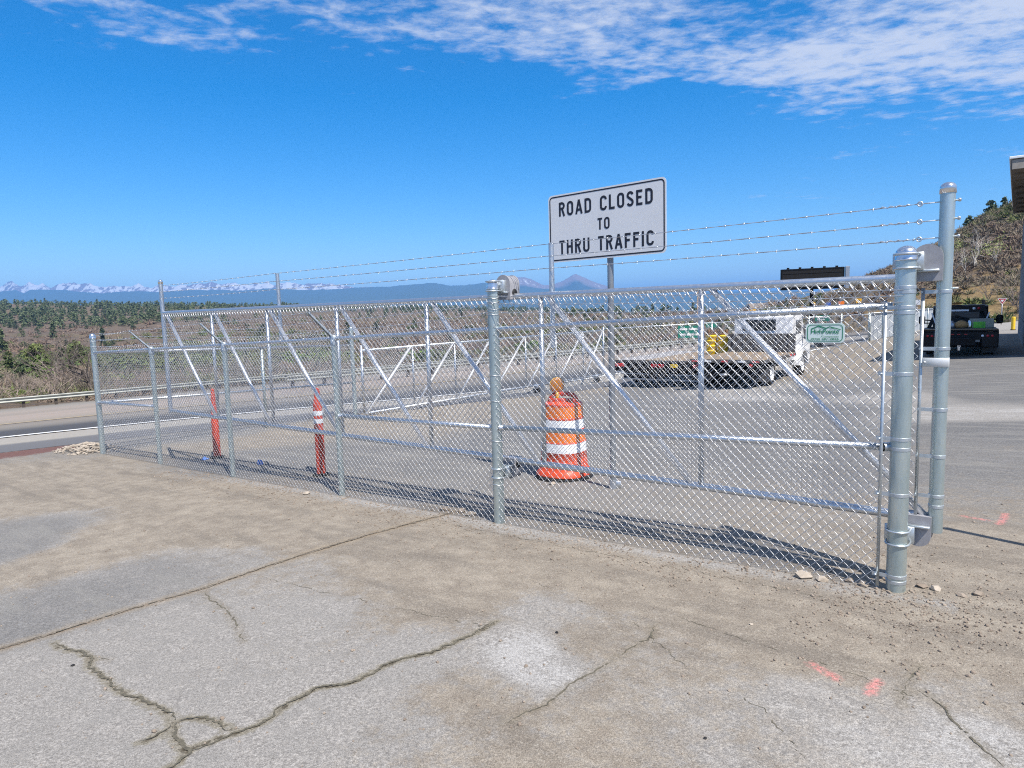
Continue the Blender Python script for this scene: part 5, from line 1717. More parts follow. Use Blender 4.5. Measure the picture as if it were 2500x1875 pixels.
for x in (-1.0, -.6, -.2, .2, .6, 1.0):
    b = MB(*fr); b.box((x, 3.07, 1.58), (.07, .05, .82), None, .01); b.build("guard_rib", grey_panel, truck, smooth=False)
b = MB(*fr)
bevel_poly(b, [(3.35, .75), (3.35, 2.72), (3.5, 2.90), (4.75, 2.90), (5.05, 2.74), (5.45, 1.75), (5.45, .75)], -1.05, 1.05, .03)
b.build("cab", white_paint, truck, auto=30)
b = MB(*fr)
bevel_poly(b, [(5.40, .75), (5.40, 1.72), (6.7, 1.52), (6.95, 1.30), (6.95, .62), (6.4, .62), (6.4, .75)], -1.0, 1.0, .05); b.build("hood", white_paint, truck, auto=30)
for x in (-1, 1):
    b = MB(*fr)
    a_ = np.linspace(0, math.pi, 10); arch_ = [(4.75 + .64 * math.cos(t), .50 + .66 * math.sin(t)) for t in a_]
    outer = [(4.75 + .80 * math.cos(t), .52 + .86 * math.sin(t)) for t in a_]
    v = [(x * 1.22, y, z_) for y, z_ in arch_] + [(x * 1.22, y, z_) for y, z_ in outer] + [(x * .85, y, z_) for y, z_ in arch_] + [(x * .85, y, z_) for y, z_ in outer]
    f = [];
    for i in range(9): f += [(i, i + 1, 11 + i, 10 + i), (20 + i, 30 + i, 31 + i, 21 + i), (10 + i, 11 + i, 31 + i, 30 + i), (i, 20 + i, 21 + i, i + 1)]
    b.add(v, f); b.build("front_fender", white_paint, truck, auto=40)
b = MB(*fr); b.box((-.12, 3.33, 2.38), (1.20, .04, .50), None, .015); b.build("rear_window", glass_dk, truck, smooth=False)
for x in (-1, 1):
    b = MB(*fr); b.box((x * 1.052, 4.45, 2.25), (.02, .95, .62), None, .008); b.build("side_window", glass_dk, truck, smooth=False)
    b = MB(*fr); b.tube([(x * 1.05, 5.1, 2.2), (x * 1.36, 5.05, 2.25)], .02, 6); b.tube([(x * 1.05, 5.1, 1.75), (x * 1.36, 5.05, 1.75)], .02, 6); b.box((x * 1.38, 5.05, 2.0), (.20, .10, .62), None, .03); b.build("side_mirror", black_paint, truck, auto=40)
    b = MB(*fr); b.box((x * .95, -.75, .52), (.52, .02, .62)); b.build("mud_flap", grey_panel, truck, smooth=False)
    wheel(fr, (x * .98, 0, .49), .49, .30, "rear_wheel", truck, x, white_paint, True)
    wheel(fr, (x * .64, 0, .49), .49, .28, "inner_wheel", truck, x, dark_steel)
    wheel(fr, (x * 1.02, 4.75, .49), .49, .28, "front_wheel", truck, x, white_paint)
    b = MB(*fr); b.lathe((x * .85, -1.69, .93), [(.06, .0), (.06, -.02), (.001, -.03)], 12, 1); b.build("tail_lamp", red_lens, truck)
b = MB(*fr); b.box((0, 3.33, 1.86), (1.9, .03, .03)); b.box((.62, 3.325, 1.75), (.66, .03, .03)); b.build("cab_seam", dark_steel, truck, smooth=False)
b = MB(*fr); b.tube([(0, -1.5, .55), (0, -1.75, .55)], .06, 8); b.tube([(-.12, -1.75, .55), (.12, -1.75, .55)], .05, 8); b.build("tow_hook", sign_alu, truck)

# low flat trailer beside it
gT = G(1612, 945)
S2 = 64 / 1650 * gT[1]
fr = vframe(gT, head, S2, 236 / 1650 * gT[1] / 2.5)
trl = thing("flatbed_trailer", "black framed flatbed trailer with worn plank deck, left of the white truck", "trailer", fr[0])
b = MB(*fr); b.box((0, 2.6, .86), (2.5, 5.6, .26), None, .02); b.box((0, -.18, .80), (2.5, .14, .38), None, .02); b.box((0, 2, .55), (.5, 5, .3)); b.box((0, 1.2, .5), (2.0, .18, .25)); b.box((0, 2.6, .5), (2.0, .18, .25)); b.build("trailer_frame", dark_steel, trl, smooth=False)
for k in range(9):
    b = MB(*fr); b.box((-1.09 + k * .2725, 2.6, 1.015), (.264, 5.5, .05), None, .006); b.build("plank", wood if k > 2 else mat("grey_worn_deck", (.30, .29, .29), .8, 0, .3, 4), trl, smooth=False)
b = MB(*fr); b.box((0, -.262, 1.0), (2.52, .03, .08), None, .005); b.build("deck_edge", grey_panel, trl, smooth=False)
for x, mt_, w_ in ((.45, yellow_pl, .20), (-.1, red_lens, .16), (.1, red_lens, .16), (1.08, red_tape, .26), (-1.08, red_tape, .26)):
    b = MB(*fr); b.box((x, -.262, .84), (w_, .03, .13), None, .01); b.build("marker_lamp", mt_, trl, smooth=False)
b = MB(*fr); b.box((0, -.10, .50), (2.2, .05, .04)); b.box((0, -.12, .30), (2.1, .05, .05)); b.build("rear_bar", sign_alu, trl, smooth=False)
for x in (-1, 1):
    for y in (1.2, 2.2):
        wheel(fr, (x * .98, y, .40), .40, .26, "wheel", trl, x, dark_steel)
    b = MB(*fr); b.box((x * .98, .5, .45), (.5, .02, .5)); b.build("mud_flap", black_rub, trl, smooth=False)
# stacked yellow tubs on the trailer deck
yt = D(1752, 853, gT[1] + 2.6 * S2 * .866)
k_ = 0
zdeck = gT[2] + 1.04 * S2
rT = np.array([head[1], -head[0], 0])
for col_i in range(2):
    for lay in range(4):
        r_ = 14.5 / 1650 * yt[1]; hgt_ = 12 / 1650 * yt[1]
        c = np.array([yt[0], yt[1], 0]) + rT * ((col_i - .5) * 2.0 * r_); c[2] = zdeck + lay * hgt_ + .0
        b = MB(); b.lathe(c, [(r_ * .78, 0), (r_ * .80, hgt_ * .1), (r_ * .98, hgt_ * .55), (r_, hgt_ * .6), (r_, hgt_ * .82), (r_ * .85, hgt_ * .98), (.001, hgt_)], 18)
        pos = ("bottom", "second", "third", "top")[lay]
        tag(b.build("yellow_tub", yellow_pl, auto=40), f"{pos} yellow tub of the {'left' if col_i == 0 else 'right'} stack on the trailer", "tub", "yellow tubs stacked on the trailer")
for col_i in range(2):
    c = np.array([yt[0], yt[1], 0]) + rT * ((col_i - .5) * 2.0 * r_); c[2] = zdeck + 4 * hgt_
    b = MB(); b.box(c + Z * .02, (r_ * 1.7, r_ * 1.2, .04), None, .008)
    for q in (-1, 0, 1): b.lathe(c + np.array([q * r_ * .5, 0, .04]), [(.05, 0), (.05, .10), (.03, .13), (.001, .13)], 10)
    tag(b.build("lamp_tray", mat("brown_tray", (.16, .09, .05), .6, 0, .3, 9)), f"brown tray of small black fittings on the {'left' if col_i == 0 else 'right'} yellow tub stack", "tray", "brown trays on the yellow tubs")

# black work pickup
gP = G(2340, 873)
S3 = 159 / 1650 * gP[1] / 2.44
hd = np.array([1090 / 1650, 1.0]); hd /= np.linalg.norm(hd)
fr = vframe(gP, hd, S3)
pk_ = thing("work_pickup", "black flatbed work pickup with headache rack, seen from behind at the right", "pickup", fr[0])
b = MB(*fr); b.box((0, 1.9, .99), (2.44, 2.9, .08), None, .01); b.build("bed_deck", black_paint, pk_, smooth=False)
b = MB(*fr); b.box((0, .45, 1.045), (2.40, .24, .035), None, .008); b.build("bed_plank", wood, pk_, smooth=False)
b = MB(*fr)
b.box((0, .42, .80), (2.44, .10, .30), None, .02)
b.box((-.95, .40, .66), (.54, .12, .58), None, .03); b.box((.95, .40, .66), (.54, .12, .58), None, .03)
b.build("tail_panel", black_paint, pk_, smooth=False)
for x in (-1, 1):
    b = MB(*fr); b.box((x * 1.18, 1.6, .72), (.09, 2.3, .52), None, .02); b.build("side_skirt", black_paint, pk_, smooth=False)
    for dx, mt_ in ((0.72, clear_lens), (.88, red_lens), (1.02, red_lens)):
        b = MB(*fr); b.lathe((x * dx, .338, .80), [(.045, 0), (.045, -.012), (.001, -.018)], 14, 1)
        o = b.build("tail_lamp", mt_, pk_); 
        o.scale = (1, 1, 1)
        for v in o.data.vertices: pass
    b = MB(*fr); b.lathe((x * .62, 2.72, 1.80), [(.05, 0), (.05, -.012), (.001, -.018)], 14, 1); b.build("rack_lamp", red_lens, pk_)
    b = MB(*fr); b.lathe((x * .46, 2.72, 1.80), [(.05, 0), (.05, -.012), (.001, -.018)], 14, 1); b.build("rack_lamp", clear_lens, pk_)
    b = MB(*fr)
    b.add([(x * 1.15, 2.70, 1.0), (x * .80, 2.70, 1.93), (x * .70, 2.70, 1.93), (x * 1.0, 2.70, 1.0), (x * 1.15, 2.86, 1.0), (x * .80, 2.82, 1.93), (x * .70, 2.82, 1.93), (x * 1.0, 2.86, 1.0)],
          [(0, 1, 2, 3), (7, 6, 5, 4), (0, 4, 5, 1), (1, 5, 6, 2), (2, 6, 7, 3), (3, 7, 4, 0)]); b.build("rack_upright", black_paint, pk_, smooth=False)
    b = MB(*fr); b.box((x * .90, 2.69, 1.42), (.05, .012, .48), np.array([[math.cos(x * -.33), 0, math.sin(x * -.33)], [0, 1, 0], [-math.sin(x * -.33), 0, math.cos(x * -.33)]]).T); b.build("rack_slot", clear_lens, pk_, smooth=False)
    b = MB(*fr); b.tube([(x * .9, 3.9, 1.30), (x * 1.30, 3.8, 1.34)], .03, 6); b.tube([(x * .9, 3.9, 1.20), (x * 1.30, 3.8, 1.20)], .025, 6); b.box((x * 1.36, 3.8, 1.33), (.24, .10, .36), None, .05); b.build("side_mirror", black_paint, pk_, auto=40)
    wheel(fr, (x * .98, 1.55, .40), .40, .25, "rear_wheel", pk_, x, dark_steel); wheel(fr, (x * .88, 4.9, .40), .40, .25, "front_wheel", pk_, x, dark_steel)
    b = MB(*fr); b.box((x * .98, .95, .42), (.46, .02, .56)); b.build("mud_flap", grey_panel if x > 0 else black_rub, pk_, smooth=False)
b = MB(*fr); b.box((0, 2.76, 1.80), (1.58, .10, .26), None, .02); b.box((0, 2.76, 1.02), (2.2, .10, .10), None, .01); b.build("rack_header", black_paint, pk_, smooth=False)
b = MB(*fr); b.box((-.14, 2.70, 1.73), (.86, .02, .07)); b.build("rack_window", clear_lens, pk_, smooth=False)
b = MB(*fr)
bevel_poly(b, [(3.0, .55), (3.0, 1.55), (3.15, 1.88), (3.4, 1.95), (4.2, 1.95), (4.45, 1.88), (4.95, 1.35), (6.1, 1.22), (6.2, 1.0), (6.2, .5)], -.95, .95, .06); b.build("cab", black_paint, pk_, auto=30)
b = MB(*fr); b.box((0, 3.02, 1.60), (1.35, .06, .42), None, .02); b.build("rear_window", glass_dk, pk_, smooth=False)
b = MB(*fr); b.box((-.45, 3.5, 2.02), (1.0, .2, .07), None, .02); b.build("beacon_bar", amber, pk_, auto=40)
b = MB(*fr); b.box((0, 2.5, .60), (1.0, 5.5, .25)); b.box((0, .6, .45), (1.9, .1, .2)); b.build("chassis", dark_steel, pk_, smooth=False)
b = MB(*fr); b.box((-.04, .335, .64), (.32, .012, .17), None, .006); b.build("licence_plate", mat("pale_green_plate", (.55, .62, .58), .5, 0, .3, 40), pk_, smooth=False)
b = MB(*fr)
b.box((0, .30, .42), (.12, .30, .08), None, .01); b.box((0, .18, .36), (.09, .06, .22), None, .01); b.lathe((0, .16, .46), [(.03, 0), (.03, .04), (.05, .07), (.03, .11), (.001, .115)], 12); b.build("ball_hitch", chrome, pk_, auto=40)
for x in (-.22, -.02, .20):
    b = MB(*fr); b.box((x, .362, .855), (.10, .01, .035)); b.build("marker_lamp", red_lens, pk_, smooth=False)
b = MB(*fr); b.box((.72, 2.2, 1.22), (.80, .30, .36), None, .01)
tag(b.build("storage_crate", mat("pale_plywood", (.52, .47, .36), .8, 0, .2, 8), smooth=False), "pale plywood box at the right side of the black pickup bed", "box")
b = MB(*fr); b.box((.62, .95, 1.19), (.38, .20, .24), None, .01)
tag(b.build("drink_carton", lime_card, smooth=False), "lime green drink carton on the black pickup bed", "carton")
b = MB(*fr); b.lathe((.05, .95, 1.07), [(.10, 0), (.20, .03), (.23, .12), (.19, .22), (.09, .28), (.001, .30)], 14)
tag(b.build("paper_sack", tan_bag), "round tan sack in the middle of the black pickup bed", "sack")
b = MB(*fr); b.lathe((.32, .95, 1.07), [(.075, 0), (.08, .02), (.08, .22), (.05, .27), (.05, .30), (.001, .30)], 14)
tag(b.build("metal_canister", chrome), "upright bright canister between the tan sack and the lime carton", "canister")
b = MB(*fr); b.lathe((-.30, .95, 1.07), [(.14, 0), (.17, .06), (.15, .20), (.08, .28), (.001, .29)], 14, sq=3)
tag(b.build("metal_bucket", mat("dull_grey_bucket", (.42, .43, .46), .35, .8, .3, 12)), "dull silver bucket left of the tan sack on the pickup bed", "bucket")
b = MB(*fr); b.tube([(-.60, 1.2, 1.08), (-.45, 1.4, 1.45), (-.1, 1.8, 1.48), (.6, 2.3, 1.30)], .022, 8)
tag(b.build("black_hose", black_rub), "black hose looped over the pickup bed", "hose")

# ------------------------------------------------------------------ portable message board
yb = 33.0
a0_, a1_ = D(1905, 657, yb * 1.02), D(2062, 652, yb * .985); b0_, b1_ = D(1905, 708, yb * 1.02), D(2062, 704, yb * .985)
ex2 = a1_ - a0_; ex2[2] = 0; bw = np.linalg.norm(ex2); ex2 /= bw; en2 = np.array([ex2[1], -ex2[0], 0])
bc = (a0_ + a1_ + b0_ + b1_) / 4; bh = (a0_[2] + a1_[2] - b0_[2] - b1_[2]) / 2
Rb = np.stack([ex2, en2, Z], 1)
bg_ = gp(bc[0], bc[1])
vms = thing("message_board", "large black unlit message board on a trailer mast behind the white truck", "message board", bg_)
b = MB(); b.box(bc - en2 * .15, (bw, .30, bh), Rb, .02); b.build("board_case", black_paint, vms, smooth=False)
b = MB(); b.box(bc + en2 * .012, (bw * .94, .02, bh * .80), Rb); b.build("board_face", mat("matt_black_face", (.006, .006, .008), .9), vms, smooth=False)
for k in range(3):
    b = MB(); b.box(bc + en2 * .026 + Z * (k - 1) * bh * .26, (bw * .92, .008, bh * .012), Rb); b.build("face_rib", black_paint, vms, smooth=False)
b = MB(); b.box(bc + ex2 * (bw / 2 + .12) - en2 * .15, (.18, .26, bh * 1.05), Rb, .02); b.build("side_frame", sign_alu, vms, smooth=False)
b = MB(); b.box(np.array([bc[0], bc[1], (bg_[2] + .5 + bc[2]) / 2]) - en2 * .40, (.16, .16, bc[2] - bg_[2] - .5), Rb, .01); b.build("mast", dark_steel, vms, smooth=False)
b = MB(); b.box(bg_ + Z * .55 - en2 * .3, (2.6, 1.5, .18), Rb, .02); b.box(bg_ + Z * .85 - en2 * .3, (1.4, .8, .45), Rb, .04); b.build("trailer_base", grey_panel, vms, smooth=False)
for s_ in (-.95, .95):
    b = MB(bg_ - en2 * .3, ex2, -en2, Z); b.lathe((s_ * .4, .75 * np.sign(s_), .32), [(.15, -.1), (.32, -.1), (.33, 0), (.32, .1), (.15, .1)], 16, 1); b.build("trailer_wheel", black_rub, vms)
for k in range(5):
    b = MB(); b.box(bc + Z * (bh / 2 + .035) + ex2 * bw * (k - 2) * .19 - en2 * .15, (.12, .16, .07), Rb); b.build("vent_hood", black_paint, vms, smooth=False)


# ------------------------------------------------------------------ small far signs
def far_sign(name, label, px, py, w_px, h_px, y, mt_, shape="rect", base_py=None, extra=None, post_m=sign_alu, ground=None):
    c = D(px, py, y); g = np.array([c[0], c[1], float(H(c[0], c[1])) if ground is None else ground])
    if y > 62: g[2] = max(float(TZ(c[0], c[1])) if px > 1780 else float(H(c[0], c[1])), g[2] - 3)
    g[2] = min(g[2], c[2] - h_px / FPX * y * .6 - .3)
    k = y / FPX; w_, h_ = w_px * k, h_px * k
    t = thing(name, label, "sign", g)
    d = np.array([-c[0], -c[1], 0]); d /= np.linalg.norm(d); ex_ = np.array([-d[1], d[0], 0]);
    if ex_[0] < 0: ex_ = -ex_
    if shape == "rect": poly = rrect(w_, h_, min(w_, h_) * .08)
    elif shape == "diamond": poly = [(0, -h_ / 2), (w_ / 2, 0), (0, h_ / 2), (-w_ / 2, 0)]
    elif shape == "yield": poly = [(0, -h_ / 2), (w_ / 2, h_ / 2), (-w_ / 2, h_ / 2)]
    elif shape == "round": poly = [(w_ / 2 * math.cos(a), h_ / 2 * math.sin(a)) for a in np.linspace(0, 2 * math.pi, 17)[:-1]]
    b = MB(); b.prism(poly, c + d * .05, ex_, Z, -d * .02); b.build("sign_panel", mt_, t, smooth=False)
    if shape == "yield":
        b = MB(); b.prism([(x * .42, y_ * .42 + h_ * .075) for x, y_ in poly], c + d * .062, ex_, Z, -d * .005); b.build("sign_centre", white_sheet, t, smooth=False)
        b = MB(); ribbon(b, [(x * .94, y_ * .94 + h_ * .012) for x, y_ in poly], w_ * .05, c + d * .06, ex_, Z, True, 0.001, d); b.build("sign_border", white_sheet, t, smooth=False)
    for r_ in (extra or []):
        b = MB(); b.box(c + d * .056 + ex_ * r_[0] * w_ + Z * r_[1] * h_, (r_[2] * w_, .01, r_[3] * h_), np.stack([ex_, d, Z], 1)); b.build(r_[5] if len(r_) > 5 else "letter_row", r_[4], t, smooth=False)
    xs_ = (-.32, .32) if w_px > 26 else (0,)
    for x in xs_:
        b = MB(); b.tube([np.array([c[0], c[1], g[2] - .1]) + ex_ * x * w_ - d * .03, c + ex_ * x * w_ - d * .03 + Z * h_ * .4], max(.03, .6 * k), 8); b.build("sign_post", post_m, t)
    return t


rowsG = []
for j, (yy_, wds) in enumerate(((.22, ((-.28, .30), (.10, .34), (.36, .12))), (-.22, ((-.30, .22), (0, .30), (.30, .22))))):
    for x_, w_ in wds:
        rowsG.append((x_, yy_, w_, .16, white_sheet))
far_sign("guide_sign", "green road guide sign with two rows of white lettering, left of the yellow tubs", 1686, 810, 60, 30, 52, green_sign, extra=rowsG)
far_sign("guide_sign", "small green guide sign just above the HighPointe plate", 2008, 777, 34, 14, 46, green_sign, extra=[(0, .15, .6, .22, white_sheet), (-.1, -.22, .5, .18, white_sheet)])
far_sign("guide_sign", "narrow green sign half hidden beside the gate upright", 1737, 793, 26, 13, 56, green_sign)
far_sign("warning_sign", "yellow diamond warning sign over the white truck cab", 1838, 757, 15, 15, 88, yellow_sign, "diamond", extra=[(0, -.55, .9, .24, orange_sign, "plaque")])
far_sign("warning_sign", "orange yellow diamond sign left of the round yellow one", 1960, 751, 14, 14, 86, yellow_sign, "diamond", extra=[(.15, -.6, .7, .3, orange_sign, "plaque")])
far_sign("warning_sign", "yellow sign with a dark symbol left of the blue sign", 1986, 744, 12, 13, 92, yellow_sign, "round", extra=[(0, 0, .25, .4, sign_black, "symbol")])
far_sign("service_sign", "small blue sign below the right end of the black board", 2022, 743, 11, 9, 90, blue_sign)
far_sign("warning_sign", "tilted orange square sign on the yellow hillside foot", 2054, 741, 13, 11, 84, orange_sign)
far_sign("warning_sign", "yellow sign left of the big right post, over the blue fence rail", 2097, 734, 12, 10, 80, yellow_sign, extra=[(0, 0, .3, .4, sign_black, "symbol")])
far_sign("stop_sign", "small dark red sign above the fence rail over the cab", 1927, 758, 10, 9, 88, red_sign, "round")
far_sign("notice_sign", "small white notice right of the big gate post", 2239, 738, 14, 12, 58, white_sheet)
far_sign("yield_sign", "red and white triangular yield sign at the foot of the brushy hill", 2447, 736, 19, 15, 52, red_sign, "yield")
c = D(2401, 737, 56); g = gp(c[0], c[1])
t = thing("signal_post", "thin dark post with a small black box left of the yield sign", "post", g)
b = MB(); b.tube([g, c], .04, 8); b.build("post_shaft", dark_steel, t)
b = MB(); b.box(c, (.16, .16, .38), None, .02); b.build("signal_box", black_paint, t, smooth=False)
g = G(2473, 806); hb_ = 31 / 1650 * g[1]
t = thing("bollard", "yellow steel bollard beside the grey pier at the right edge", "bollard", g)
b = MB(); b.tube([g - Z * .1, g + Z * hb_], .085 * g[1] / 32, 16); b.dome(g + Z * hb_, .085 * g[1] / 32, .04); b.build("bollard_post", yellow_pl, t, auto=50)
b = MB(); b.lathe(g, [(.14, 0), (.14, .04), (.09, .05)], 14); b.build("base_plate", dark_steel, t)

# ------------------------------------------------------------------ canopy building at the right edge
pn, pf = G(2501, 858), G(2484.5, 815)
w_dir = pf - pn; w_dir[2] = 0; wl_ = np.linalg.norm(w_dir); w_dir /= wl_
w_n = np.array([w_dir[1], -w_dir[0], 0])
bld = thing("canopy_building", "grey concrete pier carrying a deep brown roof canopy with white trim", "building", pn)
cA, cB = D(2469, 416, 20.0), D(2475, 520, 30.0)          # near and far corner of the roof's left edge, from below
zc0 = float(cA[2] + cB[2]) / 2
e_dir = cB - cA; e_dir[2] = 0; el_ = np.linalg.norm(e_dir); e_dir /= el_; e_n = np.array([e_dir[1], -e_dir[0], 0])
Rw = np.stack([w_n, w_dir, Z], 1); Re = np.stack([e_n, e_dir, Z], 1)
zg = min(pn[2], pf[2]) - .2
shade_conc = mat("shaded_pier_concrete", (.20, .205, .21), .88, 0, .45, 1.6, (.13, .135, .14), .4, 30)  # concrete colour darkened and cooled to carry the shade on the wall's left face
mid_ = (pn + pf) / 2 + w_n * .6
b = MB(); b.box(np.array([mid_[0], mid_[1], (zg + zc0) / 2]) - w_dir * 1.0, (1.2, wl_ + 2.0, zc0 - zg), Rw, .03); b.build("pier_wall", shade_conc, bld, smooth=False)
for k in range(1, 5):
    z_ = zg + (zc0 - zg) * k / 5
    b = MB(); b.box(np.array([mid_[0], mid_[1], z_]) - w_dir * 1.0, (1.212, wl_ + 2.012, .025), Rw); b.build("wall_joint", mat("dark_joint", (.08, .08, .08), .9), bld, smooth=False)
cW = 9.0
ctr = (cA + cB) / 2 + e_n * cW / 2; ctr[2] = zc0
soffit_m = mat("brown_soffit", (.16, .135, .105), .85, 0, .3, 2)
b = MB(); b.box(ctr + Z * .15, (cW, el_, .30), Re, .01); b.build("roof_canopy", soffit_m, bld, smooth=False)
for k in range(6):
    b = MB(); b.box(ctr - e_n * (cW / 2 + .012) + e_dir * (k - 2.5) * el_ / 6 + Z * .14, (.024, el_ / 6 * .985, .27), Re, .004); b.build("fascia_panel", fascia, bld, smooth=False)
for k in range(5):
    b = MB(); b.box(ctr - e_dir * (el_ / 2 + .012) + e_n * (k - 2) * cW / 5 + Z * .14, (cW / 5 * .985, .024, .27), Re, .004); b.build("fascia_panel", fascia, bld, smooth=False)
for k in range(8):
    b = MB(); b.box(ctr + e_dir * (k - 3.5) * el_ / 8 - Z * .03, (cW * .98, .09, .06), Re, .004); b.build("soffit_batten", soffit_m, bld, smooth=False)
b = MB(); b.box(ctr + Z * .335, (cW + .12, el_ + .12, .07), Re, .01); b.build("roof_trim", white_trim, bld, smooth=False)
b = MB(); b.box(cB + e_n * .9 - e_dir * 3.2 - Z * .14, (.4, .25, .16), Re, .03); b.build("canopy_lamp", black_paint, bld, smooth=False)

# galvanized post out to the right whose shadow crosses the dirt
gq = gp(3.89, 3.45)
t = thing("gate_post", "slim galvanized receiving post standing right of the open gate", "post", gq)
b = MB(); b.tube([gq - Z * .05, gq + Z * 2.2], .03, 14); b.dome(gq + Z * 2.2, .032, .03); b.build("post_shaft", galv_post, t, auto=50)

# far house and pole
hc = D(1862, 757, 210); gz0 = float(TZ(hc[0], hc[1])); zr_ = float(D(1862, 740, 210)[2]); ze = float(D(1862, 757, 210)[2]); gz0 = min(gz0, ze - 2.0)
hs_ = thing("house", "distant low house with a grey brown shingle roof beyond the white truck", "house", (hc[0], hc[1], gz0))
hw, hd_ = 72 / 1650 * 210 / 2, 4.0
b = MB(); b.box((hc[0], hc[1], (gz0 + ze) / 2 - .5), (hw * 1.86, hd_ * 1.8, ze - gz0 + 1.0)); b.build("house_wall", mat("tan_siding", (.34, .30, .25), .85, 0, .2, 1), hs_, smooth=False)
b = MB(); b.add([(hc[0] + sx * hw, hc[1] + sy * hd_, ze) for sx in (-1, 1) for sy in (-1, 1)] + [(hc[0] + sx * hw, hc[1], zr_) for sx in (-1, 1)] , [(0, 2, 5, 4), (1, 4, 5, 3), (0, 1, 3, 2)]); b.F.append((np.array([(0, 4, 1), (2, 3, 5)]), 0)); b.build("house_roof", roof_m, hs_, smooth=False)
for x in (-.5, .1, .55):
    b = MB(); b.box((hc[0] + x * hw, hc[1] - hd_ * .9 - .05, ze - 1.0), (1.3, .08, 1.1)); b.build("window", glass_dk, hs_, smooth=False)
pc_ = D(1703, 790, 88); t = thing("utility_pole", "slim weathered wooden pole behind the far fence", "pole", (pc_[0], pc_[1], float(H(pc_[0], pc_[1])) - 1))
zt_ = float(D(1703, 712, 88)[2])
b = MB(); b.tube([(pc_[0], pc_[1], float(H(pc_[0], pc_[1])) - 1.5), (pc_[0], pc_[1], zt_)], [.14, .10], 10); b.build("pole_shaft", pole_wood, t)
b = MB(); b.box((pc_[0], pc_[1], zt_ - .25), (.12, .9, .12)); b.build("cross_arm", pole_wood, t, smooth=False)


# ------------------------------------------------------------------ vegetation
def leaf_quads(C, size, r_, up=.2, aspect=1.0):
    n_ = len(C)
    a = r_.normal(0, 1, (n_, 3)); a[:, 2] = a[:, 2] * .8 + up; a /= np.linalg.norm(a, axis=1, keepdims=True)
    t = np.cross(a, r_.normal(0, 1, (n_, 3))); t /= np.linalg.norm(t, axis=1, keepdims=True); s = np.cross(a, t)
    sz = np.asarray(size) * r_.uniform(.6, 1.4, (n_, 1))
    v = np.stack([C - t * sz - s * sz * aspect * .55, C + t * sz - s * sz * aspect * .35, C + t * sz * .8 + s * sz * aspect * .5, C - t * sz * .7 + s * sz * aspect * .6], 1)
    return v.reshape(-1, 3), np.arange(n_ * 4).reshape(n_, 4)


def pine_points(h, r, n_, r_, nb=26, top=.95, power=.75, low=.14):
    """leaf centres in clumps hung along tiered branches"""
    C = []
    per = max(2, n_ // nb)
    for k in range(nb):
        t = low + (top - low) * ((k + r_.random()) / nb)
        rad = r * (1 - t) ** power * r_.uniform(.55, 1.12) + .04 * r
        a = r_.uniform(0, 2 * math.pi)
        for _ in range(per):
            f = r_.random() ** .55
            C.append((rad * f * math.cos(a) + r_.normal(0, .10 * r), rad * f * math.sin(a) + r_.normal(0, .10 * r), h * (t - .06 * f) + r_.normal(0, .025 * h)))
    return np.array(C)


def trunk(mb, h, r, r_, mi=0, lean=.03, seg=7):
    k = 6; P = [(r_.normal(0, lean * h * .3) * (i > 0), r_.normal(0, lean * h * .3) * (i > 0), h * i / (k - 1)) for i in range(k)]
    mb.tube(P, np.linspace(r, r * .25, k), seg, False, mi)
    return P


def pine_mesh(seed, h, r, n_, lsz, mt=needle, nb=26, **kw):
    r_ = np.random.default_rng(seed); b = MB()
    trunk(b, h * .92, h * .028, r_, 1)
    v, f = leaf_quads(pine_points(h, r, n_, r_, nb, **kw), lsz, r_, .35, .7); b.add(v, f, 0)
    o = b.build("pine_tree", [mt, bark], smooth=False)
    me = o.data; bpy.data.objects.remove(o); return me


mid_pines = [pine_mesh(100 + i, 1.0, (.26, .34, .42, .38, .30)[i], 520, .036, needle, 24, power=(.8, .6, .45, .5, .7)[i]) for i in range(5)]
far_pines = [pine_mesh(200 + i, 1.0, (.28, .36, .44)[i], 150, .062, needle, 18, power=(.8, .55, .45)[i]) for i in range(3)]


def put(me, name, x, y, h, w, label, cat, group, z=None, r_=None):
    o = bpy.data.objects.new(name, me)
    z_ = float(TZ(x, y)) - .12 if z is None else z
    o.location = (x, y, z_); o.rotation_euler = (0, 0, random.uniform(0, 6.28)); o.scale = (w, w, h)
    COL.objects.link(o); ORIGIN[o.name] = np.array([x, y, z_])
    return tag(o, label, cat, group)


r_ = np.random.default_rng(77)


def py_of(x, y, z):
    px = px_of(x, y); return hor(px) - (z - CAMH) / y * FPX


def forest_p(px, py, y):
    """how wooded the slope is, by place on the hillside"""
    p = .0
    if px < 520: p = .72 * np.clip((810 - py) / 22, 0, 1) * np.clip(1.2 - max(px - 180, 0) / 340 * np.clip((py - 757) / 18, 0, 1), 0, 1)
    elif px < 1350: p = np.clip((766 - py) / 8, 0, 1) * .8
    else: p = .10
    return max(p, .03 if y < 700 else .12)


cnt = 0
while cnt < 235:
    px = r_.uniform(-60, 1640); y = math.exp(r_.uniform(math.log(150), math.log(640)))
    x = (px - 1250) / FPX * y
    if qof(x, y) < GRq + 6: continue
    z_ = float(TZ(x, y)); py = float(py_of(x, y, z_))
    if r_.random() > forest_p(px, py, y) * 1.2: continue
    h = r_.uniform(3.0, 6.2) if y > 260 else r_.uniform(2.0, 3.8)
    put(mid_pines[r_.integers(5)], "pine_tree", x, y, h, h * r_.uniform(1.1, 1.75), "dark evergreen on the brushy hillside beyond the highway", "pine tree", "pines across the valley")
    cnt += 1
